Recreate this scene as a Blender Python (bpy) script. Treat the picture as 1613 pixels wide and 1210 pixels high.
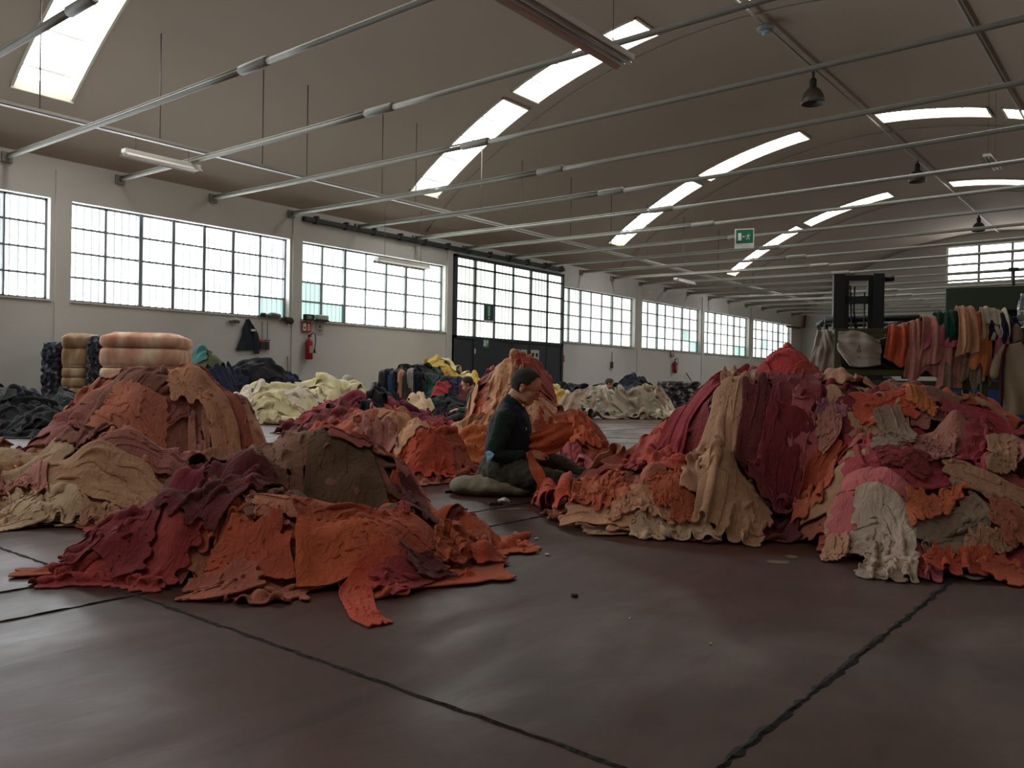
import bpy, bmesh, math, random, time
import numpy as np
from mathutils import Vector, Matrix, Euler

# ------------------------------------------------------------------ camera, sky, exposure
SC = bpy.context.scene
for o in list(bpy.data.objects): bpy.data.objects.remove(o)
FOC = 1305.0; CX, CY = 806.5, 605.0; EYE = 0.75
R_AX = np.array([[0.7785375, 0.01394134, -0.62744323],      # world axes seen from the camera (x right, y down, z ahead)
                 [0.62740113, 0.00775674, 0.7786576],
                 [0.01572245, -0.99987273, -0.0027079]])
cam = bpy.data.cameras.new('camera'); cam_o = bpy.data.objects.new('camera', cam)
SC.collection.objects.link(cam_o)
m = Matrix.Identity(4)
for i in range(3):
    m[i][0] = R_AX[i][0]; m[i][1] = -R_AX[i][1]; m[i][2] = -R_AX[i][2]
m[0][3], m[1][3], m[2][3] = 0, 0, EYE
cam_o.matrix_world = m
cam.sensor_fit = 'HORIZONTAL'; cam.sensor_width = 36; cam.lens = FOC / 1613 * 36
cam.clip_start = 0.05; cam.clip_end = 200
SC.camera = cam_o

WORLD = bpy.data.worlds.new('sky'); SC.world = WORLD; WORLD.use_nodes = True
WORLD.node_tree.nodes['Background'].inputs[0].default_value = (0.8, 0.9, 1.0, 1)
WORLD.node_tree.nodes['Background'].inputs[1].default_value = 1.0
SC.view_settings.view_transform = 'Standard'; SC.view_settings.look = 'None'
SC.view_settings.gamma = 1.0; SC.view_settings.use_curve_mapping = False
SC.view_settings.exposure = -0.65
WINDOW_LIGHT = 22.       # daylight coming through the translucent panes
SKYLIGHT_LIGHT = 22.

RNG = np.random.default_rng(7); random.seed(7)
PI = math.pi

# ------------------------------------------------------------------ helpers
def at(px, d, z=0.0):
    """floor-plan point seen in column px of the frame, d metres ahead"""
    l = (px - CX) / FOC * d
    return Vector((-0.6274 * d + 0.7787 * l, 0.7787 * d + 0.6274 * l, z))
def hor(px): return CY - 3.5 + (px - CX) * 0.0157
def zat(px, py, d): return EYE + (hor(px) - py) * d / FOC
def px_of(p):
    v = R_AX.T @ (np.array(p, float) - np.array([0, 0, EYE]))
    return CX + FOC * v[0] / max(v[2], .01), CY + FOC * v[1] / max(v[2], .01)
FWD = Vector((-0.6274, 0.7787, 0)); RGT = Vector((0.7787, 0.6274, 0))
YAW = math.atan2(RGT.y, RGT.x)       # rotation that faces the camera

def srgb(r, g, b):
    f = lambda c: (c / 255 / 12.92) if c / 255 <= 0.04045 else ((c / 255 + 0.055) / 1.055) ** 2.4
    return (f(r), f(g), f(b), 1)

MATS = {}
def mat(name, col=(.5, .5, .5, 1), rough=.6, metal=0., bump=0., bscale=30., var=0., vscale=6., emit=None, estr=0., alpha=None, coat=0.):
    if name in MATS: return MATS[name]
    mt = bpy.data.materials.new(name); mt.use_nodes = True
    nt = mt.node_tree; b = nt.nodes['Principled BSDF']
    if len(col) == 3: col = (*col, 1)
    b.inputs['Base Color'].default_value = col
    b.inputs['Roughness'].default_value = rough; b.inputs['Metallic'].default_value = metal
    if coat: b.inputs['Coat Weight'].default_value = coat
    tc = None
    if bump or var:
        tc = nt.nodes.new('ShaderNodeTexCoord')
        n = nt.nodes.new('ShaderNodeTexNoise'); n.inputs['Scale'].default_value = bscale; n.inputs['Detail'].default_value = 4
        nt.links.new(tc.outputs['Object'], n.inputs['Vector'])
    if bump:
        bp = nt.nodes.new('ShaderNodeBump'); bp.inputs['Strength'].default_value = bump; bp.inputs['Distance'].default_value = .01
        nt.links.new(n.outputs['Fac'], bp.inputs['Height']); nt.links.new(bp.outputs['Normal'], b.inputs['Normal'])
    if var:
        n2 = nt.nodes.new('ShaderNodeTexNoise'); n2.inputs['Scale'].default_value = vscale; n2.inputs['Detail'].default_value = 6
        nt.links.new(tc.outputs['Object'], n2.inputs['Vector'])
        mx = nt.nodes.new('ShaderNodeMixRGB'); mx.inputs[1].default_value = tuple(c * (1 - var) for c in col[:3]) + (1,)
        mx.inputs[2].default_value = tuple(min(1, c * (1 + var)) for c in col[:3]) + (1,)
        nt.links.new(n2.outputs['Fac'], mx.inputs[0]); nt.links.new(mx.outputs[0], b.inputs['Base Color'])
    if emit:
        b.inputs['Emission Color'].default_value = (*emit[:3], 1); b.inputs['Emission Strength'].default_value = estr
    MATS[name] = mt
    return mt

def link(o, parent=None):
    SC.collection.objects.link(o)
    if parent is not None: o.parent = parent
    return o
def tag(o, label=None, cat=None, group=None, kind=None):
    if label: o['label'] = label
    if cat: o['category'] = cat
    if group: o['group'] = group
    if kind: o['kind'] = kind
    return o
def empty(name, loc, rz=0, label=None, cat=None, group=None):
    o = bpy.data.objects.new(name, None); link(o)
    o.location = loc; o.rotation_euler = (0, 0, rz); o.empty_display_size = .1
    return tag(o, label, cat, group)
def mesh_obj(name, verts, faces, mt, parent=None, smooth=False, loc=None, rz=None):
    me = bpy.data.meshes.new(name); me.from_pydata([tuple(v) for v in verts], [], [tuple(f) for f in faces]); me.update()
    if smooth: me.polygons.foreach_set('use_smooth', [True] * len(me.polygons))
    if mt: me.materials.append(mt)
    o = bpy.data.objects.new(name, me); link(o, parent)
    if loc is not None: o.location = loc
    if rz is not None: o.rotation_euler = (0, 0, rz)
    return o

class MB:
    """collects boxes, tubes and sheets; build() links them as one mesh"""
    def __init__(s): s.v = []; s.f = []; s.sm = []
    def add(s, vs, fs, smooth=False):
        n = len(s.v); s.v += [tuple(v) for v in vs]; s.f += [tuple(i + n for i in f) for f in fs]; s.sm += [smooth] * len(fs); return s
    def box(s, lo, hi, M=None):
        x0, y0, z0 = lo; x1, y1, z1 = hi
        vs = [Vector(p) for p in [(x0,y0,z0),(x1,y0,z0),(x1,y1,z0),(x0,y1,z0),(x0,y0,z1),(x1,y0,z1),(x1,y1,z1),(x0,y1,z1)]]
        if M is not None: vs = [M @ v for v in vs]
        return s.add(vs, [(0,3,2,1),(4,5,6,7),(0,1,5,4),(1,2,6,5),(2,3,7,6),(3,0,4,7)])
    def cbox(s, c, size, M=None):
        return s.box([c[i] - size[i] / 2 for i in range(3)], [c[i] + size[i] / 2 for i in range(3)], M)
    def tube(s, pts, r, n=8, caps=True, smooth=True):
        pts = [Vector(p) for p in pts]; rr = r if isinstance(r, (list, tuple)) else [r] * len(pts)
        vs = []; up = None
        for i, p in enumerate(pts):
            t = (pts[min(i + 1, len(pts) - 1)] - pts[max(i - 1, 0)]).normalized()
            if up is None: up = t.orthogonal().normalized()
            up = (up - t * up.dot(t)).normalized(); w = t.cross(up)
            for k in range(n):
                a = 2 * PI * k / n; vs.append(p + (up * math.cos(a) + w * math.sin(a)) * rr[i])
        fs = []
        for i in range(len(pts) - 1):
            for k in range(n):
                a = i * n + k; b = i * n + (k + 1) % n; fs.append((a, b, b + n, a + n))
        s.add(vs, fs, smooth)
        if caps:
            m_ = len(s.v) - len(vs); s.f += [tuple(m_ + k for k in reversed(range(n))), tuple(m_ + (len(pts) - 1) * n + k for k in range(n))]; s.sm += [False, False]
        return s
    def lathe(s, prof, c=(0, 0, 0), n=20, M=None):
        vs = []
        for (r, z) in prof:
            for k in range(n):
                a = 2 * PI * k / n; v = Vector((c[0] + r * math.cos(a), c[1] + r * math.sin(a), c[2] + z)); vs.append(M @ v if M is not None else v)
        fs = [(i*n+k, i*n+(k+1)%n, (i+1)*n+(k+1)%n, (i+1)*n+k) for i in range(len(prof)-1) for k in range(n)]
        return s.add(vs, fs, True)
    def build(s, name, mt, parent=None, loc=None, rz=None):
        o = mesh_obj(name, s.v, s.f, mt, parent, False, loc, rz)
        o.data.polygons.foreach_set('use_smooth', s.sm); return o

def bevel(o, w=.004, seg=2):
    md = o.modifiers.new('bevel', 'BEVEL'); md.width = w; md.segments = seg; md.limit_method = 'ANGLE'; return o

def vnoise(x, y, seed=0):
    """smooth value noise on arrays"""
    xi = np.floor(x).astype(np.int64); yi = np.floor(y).astype(np.int64); fx = x - xi; fy = y - yi
    def hsh(a, b):
        h = (a * 374761393 + b * 668265263 + seed * 974634533) & 0x7fffffff
        h = ((h ^ (h >> 13)) * 1274126177) & 0x7fffffff
        return ((h ^ (h >> 16)) & 0xffff) / 65535.0
    u = fx * fx * (3 - 2 * fx); v = fy * fy * (3 - 2 * fy)
    return (hsh(xi, yi) * (1 - u) + hsh(xi + 1, yi) * u) * (1 - v) + (hsh(xi, yi + 1) * (1 - u) + hsh(xi + 1, yi + 1) * u) * v - .5
def fbm(x, y, seed=0, oct=3):
    s = 0; a = 1.
    for i in range(oct): s = s + a * vnoise(x * 2 ** i, y * 2 ** i, seed + i * 17); a *= .5
    return s
# ------------------------------------------------------------------ the hall
XL, XR, Y0, Y1 = -15.0, 2.0, -7.0, 42.0
VX, VZ, VR = -6.5, -4.83, 12.58            # barrel vault: centre line, centre height, radius
def vault_z(x, r=VR): return VZ + math.sqrt(max(0, r * r - (x - VX) ** 2))
EAVE = vault_z(XL)

M_WALL = mat('white_wall_paint', srgb(200, 197, 191), .85, bump=.15, bscale=6, var=.06, vscale=.8)
M_CEIL = mat('grey_ceiling_plaster', srgb(166, 152, 138), .9, bump=.1, bscale=4, var=.05, vscale=.5)
M_STEEL = mat('grey_painted_steel', srgb(150, 152, 146), .6, .0, var=.1, vscale=8)
M_FRAME = mat('window_steel', srgb(124, 130, 132), .6, var=.15, vscale=4)
M_DARK = mat('dark_gate_steel', srgb(40, 45, 50), .55, var=.2, vscale=1.5)
M_CURB = mat('skylight_curb', srgb(196, 192, 176), .7)

def glazing(name, col, strength, rib, axis, ribw=.3):
    """translucent ribbed sheet that passes daylight; ribs pass a little less"""
    mt = bpy.data.materials.new(name); mt.use_nodes = True; nt = mt.node_tree; b = nt.nodes['Principled BSDF']
    b.inputs['Base Color'].default_value = (.55, .6, .58, 1); b.inputs['Roughness'].default_value = .5
    tc = nt.nodes.new('ShaderNodeTexCoord'); sp = nt.nodes.new('ShaderNodeSeparateXYZ'); nt.links.new(tc.outputs['Object'], sp.inputs[0])
    fr = nt.nodes.new('ShaderNodeMath'); fr.operation = 'FLOORED_MODULO'; dv = nt.nodes.new('ShaderNodeMath'); dv.operation = 'DIVIDE'; dv.inputs[1].default_value = rib
    nt.links.new(sp.outputs[axis], dv.inputs[0]); nt.links.new(dv.outputs[0], fr.inputs[0]); fr.inputs[1].default_value = 1.0
    rv = 1.0 / strength                       # the overlapped ribs let through this share
    rp = nt.nodes.new('ShaderNodeValToRGB'); rp.color_ramp.interpolation = 'CONSTANT'; rp.color_ramp.elements[0].position = 0; rp.color_ramp.elements[0].color = (rv, rv, rv, 1)
    rp.color_ramp.elements[1].position = ribw; rp.color_ramp.elements[1].color = (1, 1, 1, 1)
    nt.links.new(fr.outputs[0], rp.inputs[0])
    ns = nt.nodes.new('ShaderNodeTexNoise'); ns.inputs['Scale'].default_value = .7; nt.links.new(tc.outputs['Object'], ns.inputs['Vector'])
    mr = nt.nodes.new('ShaderNodeMapRange'); mr.inputs[1].default_value = .3; mr.inputs[2].default_value = .7; mr.inputs[3].default_value = .75; mr.inputs[4].default_value = 1.1
    nt.links.new(ns.outputs['Fac'], mr.inputs[0])
    mx = nt.nodes.new('ShaderNodeMixRGB'); mx.blend_type = 'MULTIPLY'; mx.inputs[0].default_value = 1; mx.inputs[2].default_value = (*col, 1)
    nt.links.new(rp.outputs[0], mx.inputs[1]); nt.links.new(mx.outputs[0], b.inputs['Emission Color'])
    ml = nt.nodes.new('ShaderNodeMath'); ml.operation = 'MULTIPLY'; ml.inputs[1].default_value = strength
    nt.links.new(mr.outputs[0], ml.inputs[0]); nt.links.new(ml.outputs[0], b.inputs['Emission Strength'])
    return mt
G_BLUE = glazing('daylit_ribbed_pane_cool', (.90, .96, 1.0), WINDOW_LIGHT, .135, 1)
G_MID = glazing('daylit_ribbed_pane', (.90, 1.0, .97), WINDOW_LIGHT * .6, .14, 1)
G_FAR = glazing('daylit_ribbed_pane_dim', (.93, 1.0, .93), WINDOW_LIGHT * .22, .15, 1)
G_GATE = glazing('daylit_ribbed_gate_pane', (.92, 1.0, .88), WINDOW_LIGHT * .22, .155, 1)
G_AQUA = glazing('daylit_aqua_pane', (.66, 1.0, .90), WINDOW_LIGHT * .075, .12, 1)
G_SKY = glazing('daylit_skylight_sheet', (1.0, 1.0, .97), SKYLIGHT_LIGHT, .6, 0, .07)
G_END = glazing('daylit_end_pane', (1.0, 1.0, 1.0), WINDOW_LIGHT * .5, .64, 0, .03)

# floor ---------------------------------------------------------------
def floor_material():
    mt = bpy.data.materials.new('worn_red_brown_floor_paint'); mt.use_nodes = True; nt = mt.node_tree; b = nt.nodes['Principled BSDF']
    N = nt.nodes.new; L = nt.links.new
    tc = N('ShaderNodeTexCoord')
    n1 = N('ShaderNodeTexNoise'); n1.inputs['Scale'].default_value = .9; n1.inputs['Detail'].default_value = 8; n1.inputs['Roughness'].default_value = .65
    L(tc.outputs['Object'], n1.inputs['Vector'])
    r1 = N('ShaderNodeValToRGB'); r1.color_ramp.elements[0].position = .35; r1.color_ramp.elements[0].color = (.044, .025, .020, 1)
    r1.color_ramp.elements[1].position = .68; r1.color_ramp.elements[1].color = (.104, .043, .033, 1)
    L(n1.outputs['Fac'], r1.inputs[0])
    n2 = N('ShaderNodeTexNoise'); n2.inputs['Scale'].default_value = 7; n2.inputs['Detail'].default_value = 9; n2.inputs['Distortion'].default_value = 1.2
    mp = N('ShaderNodeMapping'); mp.inputs['Scale'].default_value = (1, .45, 1); mp.inputs['Rotation'].default_value = (0, 0, .5)
    L(tc.outputs['Object'], mp.inputs[0]); L(mp.outputs[0], n2.inputs['Vector'])
    r2 = N('ShaderNodeValToRGB'); r2.color_ramp.elements[0].position = .30; r2.color_ramp.elements[0].color = (.55, .58, .58, 1)
    r2.color_ramp.elements[1].position = .5; r2.color_ramp.elements[1].color = (1, 1, 1, 1)
    L(n2.outputs['Fac'], r2.inputs[0])
    mx = N('ShaderNodeMixRGB'); mx.blend_type = 'MULTIPLY'; mx.inputs[0].default_value = .7; L(r1.outputs[0], mx.inputs[1]); L(r2.outputs[0], mx.inputs[2])
    L(mx.outputs[0], b.inputs['Base Color'])
    n3 = N('ShaderNodeTexNoise'); n3.inputs['Scale'].default_value = 2.2; n3.inputs['Detail'].default_value = 7; n3.inputs['Distortion'].default_value = .8
    L(mp.outputs[0], n3.inputs['Vector'])
    mr = N('ShaderNodeMapRange'); mr.inputs[1].default_value = .3; mr.inputs[2].default_value = .7; mr.inputs[3].default_value = .30; mr.inputs[4].default_value = .56
    L(n3.outputs['Fac'], mr.inputs[0]); L(mr.outputs[0], b.inputs['Roughness'])
    b.inputs['Specular IOR Level'].default_value = .17
    bp = N('ShaderNodeBump'); bp.inputs['Strength'].default_value = .12; bp.inputs['Distance'].default_value = .02
    L(n2.outputs['Fac'], bp.inputs['Height']); L(bp.outputs[0], b.inputs['Normal'])
    return mt
M_FLOOR = floor_material()
fl = MB().box((XL - .3, Y0 - .3, -.3), (XR + .3, Y1 + .3, 0)).build('floor', M_FLOOR); tag(fl, kind='structure')
# expansion joints: crumbled dark filler strips lying in the floor
M_JOINT = mat('crumbled_joint_filler', (.012, .010, .008), .95, bump=.8, bscale=60, var=.5, vscale=50)
M_JPALE = mat('old_yellow_floor_paint', srgb(112, 100, 74), .8, var=.2, vscale=30)
def joint(p, q, w, n=220, jit=.35):
    p = Vector(p); q = Vector(q); d = (q - p); L_ = d.length; d.normalize(); s = Vector((-d.y, d.x, 0))
    vs = []; n = int(L_ / .03) + 2
    for i in range(n):
        t = L_ * i / (n - 1); c = p + d * t + s * (random.uniform(-.2, .2) * w)
        a = w * (.5 + random.uniform(-jit, jit)); b_ = w * (.5 + random.uniform(-jit, jit))
        vs += [c + s * a + Vector((0, 0, .0006)), c + Vector((0, 0, .003 + random.random() * .003)), c - s * b_ + Vector((0, 0, .0006))]
    fs = [(3*i+k, 3*i+k+1, 3*i+k+4, 3*i+k+3) for i in range(n - 1) for k in (0, 1)]
    return vs, fs
for i, (p, q, w) in enumerate([((-8, 1.4, 0), (1.9, 1.4, 0), .014), ((-2.76, .2, 0), (-2.76, 12, 0), .010), ((-3.13, .2, 0), (-3.13, 12, 0), .005),
                               ((-.69, 1.4, 0), (-.66, 9, 0), .020), ((-8, 5.6, 0), (1.9, 5.6, 0), .010), ((-7.0, -3, 0), (-7.0, 30, 0), .012),
                               ((-14.5, 9.8, 0), (-3, 9.8, 0), .012), ((-14.5, 14, 0), (-3, 14, 0), .012)]):
    vs, fs = joint(p, q, w); o = mesh_obj('trim_%d' % (i + 1), vs, fs, M_JOINT); tag(o, kind='structure')

# left wall with openings -------------------------------------------------
WZ0, WZ1 = 2.03, 3.76
WIN = [(-8.6+4.9, 1.0), (1.40, 6.03), (6.38, 10.9), (11.23, 15.78), (20.98, 25.48), (25.98, 30.64), (30.96, 35.42), (35.9, 40.6)]
GATE = (16.05, 20.93)
TH = .30
def wall_y(name, x0, x1, openings, y0, y1, ztop):
    mb = MB(); y = y0
    for (a, b_, z0, z1) in openings:
        if a > y: mb.box((x0, y, 0), (x1, a, ztop))
        if z0 > 0: mb.box((x0, a, 0), (x1, b_, z0))
        mb.box((x0, a, z1), (x1, b_, ztop)); y = b_
    mb.box((x0, y, 0), (x1, y1, ztop))
    o = mb.build(name, M_WALL); tag(o, kind='structure'); return o
ops = sorted([(a, b_, WZ0, WZ1) for a, b_ in WIN] + [(GATE[0], GATE[1], 0, 4.1)])
wall_y('wall_left', XL - TH, XL, ops, Y0, Y1, EAVE + .35)
# pilasters between the bays
for i, yy in enumerate([1.2, 6.2, 11.06, 15.91, 20.955, 25.73, 30.8, 35.66]):
    if i == 4: continue
    w = .10 if i > 4 or i < 4 else .05
    tag(MB().box((XL, yy - w, 0), (XL + .035, yy + w, 4.25)).build('trim_%d' % (20 + i), M_WALL), kind='structure')
M_GREYWALL = mat('dark_grey_wall', srgb(140, 136, 130), .9, var=.1, vscale=1)
tag(MB().box((XR, Y0, 0), (XR + .3, Y1, EAVE + .4)).build('wall_right', M_GREYWALL), kind='structure')

# far gable wall with its window; back gable wall behind the camera
def gable(name, y, th, hole=None, wm=None):
    mb = MB(); xs = np.linspace(XL - .3, XR + .3, 42)
    if hole: xs = np.unique(np.r_[xs, hole[0], hole[1]])
    for a, b_ in zip(xs[:-1], xs[1:]):
        za = max(vault_z(a), EAVE) + .15; zb = max(vault_z(b_), EAVE) + .15
        segs = [(0, None)]
        if hole and a >= hole[0] - 1e-6 and b_ <= hole[1] + 1e-6: segs = [(0, hole[2]), (hole[3], None)]
        for lo, hi in segs:
            ha, hb = (za, zb) if hi is None else (hi, hi)
            vs = [(a, y, lo), (b_, y, lo), (b_, y, hb), (a, y, ha), (a, y + th, lo), (b_, y + th, lo), (b_, y + th, hb), (a, y + th, ha)]
            mb.add(vs, [(0,1,2,3),(5,4,7,6),(4,5,1,0),(3,2,6,7),(4,0,3,7),(1,5,6,2)])
    tag(mb.build(name, wm or M_WALL), kind='structure')
END = (-8.39, -3.2, 5.55, 7.22)
gable('wall_far', Y1, .3, END); gable('wall_back', Y0 - .3, .3, None, M_GREYWALL)

# windows -----------------------------------------------------------------
def left_window(idx, a, b_, z0, z1, cols, rows, glass, heavy=(), aqua=()):
    root = empty('window_%d' % idx, (XL - .17, a, z0)); root['kind'] = 'structure'
    W, H = b_ - a, z1 - z0; t = .035; x0, x1 = -.02, .03
    fr = MB()
    fr.box((x0, 0, 0), (x1, t, H)).box((x0, W - t, 0), (x1, W, H)).box((x0, 0, 0), (x1, W, t)).box((x0, 0, H - t), (x1, W, H))
    for c in range(1, cols):
        y = W * c / cols; w = .034 if c in heavy else .018; fr.box((x0, y - w, 0), (x1 + (.02 if c in heavy else 0), y + w, H))
    for r in range(1, rows):
        z = H * r / rows; fr.box((x0 - .002, 0, z - .018), (x1 - .002, W, z + .018))
    fr.build('window_frame', M_FRAME, root)
    pa = MB(); aq = MB()
    # corrugated sheet: shallow waves across the opening
    n = int(W / .03); cw = W / cols; rh = H / rows
    for r in range(rows):
        for k in range(n):
            ya, yb = W * k / n, W * (k + 1) / n
            xa = -.03 + .006 * math.cos(ya * 2 * PI / .14); xb = -.03 + .006 * math.cos(yb * 2 * PI / .14)
            tgt = aq if (int(((ya + yb) / 2) // cw), r) in aqua else pa
            tgt.add([(xa, ya, r * rh), (xb, yb, r * rh), (xb, yb, (r + 1) * rh), (xa, ya, (r + 1) * rh)], [(0, 1, 2, 3)], True)
    pa.build('glazing', glass, root)
    if aq.v: aq.build('aqua_glazing', G_AQUA, root)['label'] = 'aqua tinted lower panes'
    MB().box((-.1, -.02, -.03), (.20, W + .02, 0)).build('window_sill', M_WALL, root)
    return root
for i, (a, b_) in enumerate(WIN):
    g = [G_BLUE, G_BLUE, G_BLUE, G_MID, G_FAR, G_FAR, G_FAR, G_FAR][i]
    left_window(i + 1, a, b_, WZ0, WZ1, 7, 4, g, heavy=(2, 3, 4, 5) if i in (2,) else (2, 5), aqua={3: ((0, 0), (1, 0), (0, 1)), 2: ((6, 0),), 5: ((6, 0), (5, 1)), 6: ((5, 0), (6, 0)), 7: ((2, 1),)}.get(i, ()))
# end window
er = empty('window_9', (END[0], Y1 + .12, END[2])); er['kind'] = 'structure'
W, H = END[1] - END[0], END[3] - END[2]; fr = MB()
for c in range(5):
    x = W * c / 4; fr.box((x - .05, -.06, 0), (x + .05, .03, H))
for r in range(5):
    z = H * r / 4; fr.box((0, -.05, z - .035), (W, .03, z + .035))
fr.build('window_frame', mat('pale_frame', srgb(150, 150, 146), .6), er)
MB().box((0, .03, 0), (W, .05, H)).build('glazing', G_END, er)

# vault with skylight openings -----------------------------------------------
SKY_Y = [(-3.6, -2.65), (5.05, 5.98), (13.55, 14.5), (22.2, 23.1), (30.9, 31.8)]  # first strip lies unseen behind the camera, added to light the heaps' near sides
SKY_X = [(-14.1, -11.3), (-11.07, -8.07), (-6.2, -3.62), (-3.35, -.6)]
xs = set(np.round(XL - .3 + (XR + .6 - XL) * np.arange(0, 71) / 70, 3)) 
for a, b_ in SKY_X: xs |= set(np.round(np.linspace(a, b_, 10), 3))
for a, b_ in SKY_X:                       # drop columns that fall too close to an opening's own
    xs = {x for x in xs if not (a - 1e-6 < x < b_ + 1e-6) or x in set(np.round(np.linspace(a, b_, 10), 3))}
xs = sorted(xs)
ys = sorted(set([Y0 - .3] + [y for p in SKY_Y for y in p] + [10, 18, 26, 36, Y1 + .3]))
def holed(xm, ym): return any(a < xm < b_ for a, b_ in (SKY_X[:2] if 0 < ym < 8 else SKY_X)) and any(a < ym < b_ for a, b_ in SKY_Y)
mb = MB(); T = .15
def cz(x, up=0):
    x_ = min(max(x, 2 * VX - (XR + 0.0)), XR) ; return vault_z(x) + up
for xa, xb in zip(xs[:-1], xs[1:]):
    for ya, yb in zip(ys[:-1], ys[1:]):
        if holed((xa + xb) / 2, (ya + yb) / 2): continue
        vs = [(xa, ya, cz(xa)), (xb, ya, cz(xb)), (xb, yb, cz(xb)), (xa, yb, cz(xa))]
        vs += [(x, y, z + T) for x, y, z in vs]
        mb.add(vs[:4], [(0, 3, 2, 1)], True); mb.add(vs[4:], [(0, 1, 2, 3)], True)
ce = mb.build('ceiling', M_CEIL); tag(ce, kind='structure')
bm = bmesh.new(); bm.from_mesh(ce.data); bmesh.ops.remove_doubles(bm, verts=bm.verts, dist=1e-4); bm.to_mesh(ce.data); bm.free()
k = 10
for (ya, yb) in SKY_Y:
    for (xa, xb) in (SKY_X[:2] if 0 < ya < 8 else SKY_X):
        root = empty('window_%d' % k, ((xa + xb) / 2, (ya + yb) / 2, 0)); root['kind'] = 'structure'; k += 1
        cx, cy = root.location.x, root.location.y
        cs = np.linspace(xa, xb, 10); cb = MB(); gl = MB(); br = MB()
        def ring(y_in, y_out, zlo, zhi):
            for a, b_ in zip(cs[:-1], cs[1:]):
                vs = [(a-cx, y_in-cy, cz(a)+zlo), (b_-cx, y_in-cy, cz(b_)+zlo), (b_-cx, y_in-cy, cz(b_)+zhi), (a-cx, y_in-cy, cz(a)+zhi),
                      (a-cx, y_out-cy, cz(a)+zlo), (b_-cx, y_out-cy, cz(b_)+zlo), (b_-cx, y_out-cy, cz(b_)+zhi), (a-cx, y_out-cy, cz(a)+zhi)]
                cb.add(vs, [(0,1,2,3),(5,4,7,6),(4,5,1,0),(3,2,6,7),(4,0,3,7),(1,5,6,2)])
        ring(ya + .04, ya, -.03, T + .05); ring(yb - .04, yb, -.03, T + .05)
        for x, s_ in ((xa, 1), (xb, -1)):
            cb.add([(x-cx, ya-cy, cz(x)-.03), (x-cx, yb-cy, cz(x)-.03), (x-cx, yb-cy, cz(x)+T+.05), (x-cx, ya-cy, cz(x)+T+.05),
                    (x+s_*.04-cx, ya-cy, cz(x)-.03), (x+s_*.04-cx, yb-cy, cz(x)-.03), (x+s_*.04-cx, yb-cy, cz(x)+T+.05), (x+s_*.04-cx, ya-cy, cz(x)+T+.05)],
                   [(0,1,2,3),(5,4,7,6),(4,5,1,0),(3,2,6,7),(4,0,3,7),(1,5,6,2)])
        cb.build('skylight_curb', M_CURB, root)
        for a, b_ in zip(cs[:-1], cs[1:]):
            gl.add([(a-cx, ya-cy, cz(a)+T), (b_-cx, ya-cy, cz(b_)+T), (b_-cx, yb-cy, cz(b_)+T), (a-cx, yb-cy, cz(a)+T)], [(0, 3, 2, 1)], True)
        gl.build('glazing', G_SKY, root)
# ridge conduit and wind ribs under the vault
M_CONDUIT = mat('grey_conduit', srgb(150, 146, 138), .6)
tag(MB().tube([(-6.3, y, vault_z(-6.3) - .075) for y in (0, 20, 41.9)], .025, 6).build('ridge_conduit', M_CONDUIT), 'long grey conduit running along the crown of the vaulted ceiling', 'conduit')
tag(MB().tube([(-2.95, y, vault_z(-2.95) - .05) for y in (0, 20, 41.9)], .03, 6).build('ceiling_conduit', M_CONDUIT), 'pale conduit running along the ceiling to the right of the crown', 'conduit')
for i, yy in enumerate([14.95, 24.0, 33.0]):
    tag(MB().tube([(x, yy, vault_z(x) - .022) for x in np.linspace(-14.9, 1.9, 50)], .016, 5).build('arched_conduit', M_CONDUIT),
        ['thin arched conduit along the vault beside the largest whole skylight strip', 'thin arched conduit beyond the middle skylight strip', 'thin arched conduit beyond the farthest skylight strip'][i], 'conduit')
# tie rods
M_ROD = mat('galvanised_tie_rod', srgb(134, 134, 125), .6, .0, var=.12, vscale=5)
first = None
rod_y = [-.25 + 1.855 * i for i in range(2, 23)]
for i, y in enumerate(rod_y):
    y += .02
    if y < 1.2: lbl = 'tie rod'
    names = ['spanning wall to wall']
    if first is None:
        r = empty('tie_rod', (0, y, 4.29), 0)
        sag = lambda x: -.09 * (1 - ((x - VX) / 8.5) ** 2)
        MB().tube([(x, 0, sag(x)) for x in np.linspace(XL + .01, -8.2, 10)], .034, 8).tube([(x, 0, sag(x)) for x in np.linspace(-7.9, XR - .01, 12)], .034, 8).build('rod', M_ROD, r)
        MB().tube([(x, .0, sag(x) + .05) for x in np.linspace(XL + .01, -8.2, 10)], .014, 6).build('companion_rod', M_ROD, r)
        MB().lathe([(.0, -.26), (.045, -.26), (.055, -.24), (.055, .24), (.045, .26), (.0, .26)], M=Matrix.Translation((-8.05, 0, sag(-8.05) + .01)) @ Matrix.Rotation(PI / 2, 4, 'Y'), n=12).build('turnbuckle', M_ROD, r)
        MB().cbox((XL + .03, 0, 0), (.06, .16, .16)).build('anchor_plate', M_ROD, r)
        first = r; kids = list(r.children)
    else:
        r = first.copy(); link(r); r.location = (0, y, 4.29)
        for ch in kids:
            c = ch.copy(); link(c); c.parent = r
    r['category'] = 'tie rod'; r['group'] = 'steel tie rods across the hall'
    j = int(round((y - 3.46) / 1.855))
    ordn = ['nearest', 'second', 'third', 'fourth', 'fifth', 'sixth', 'seventh', 'eighth', 'ninth', 'tenth', 'eleventh', 'twelfth', 'thirteenth', 'fourteenth',
            'fifteenth', 'sixteenth', 'seventeenth', 'eighteenth', 'nineteenth', 'twentieth', 'twenty-first', 'twenty-second']
    r['label'] = ('steel tie rod with turnbuckle, %s in view counted from the near end of the hall' % ordn[j]) if j >= 0 else 'steel tie rod across the hall behind or above the camera'
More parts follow.
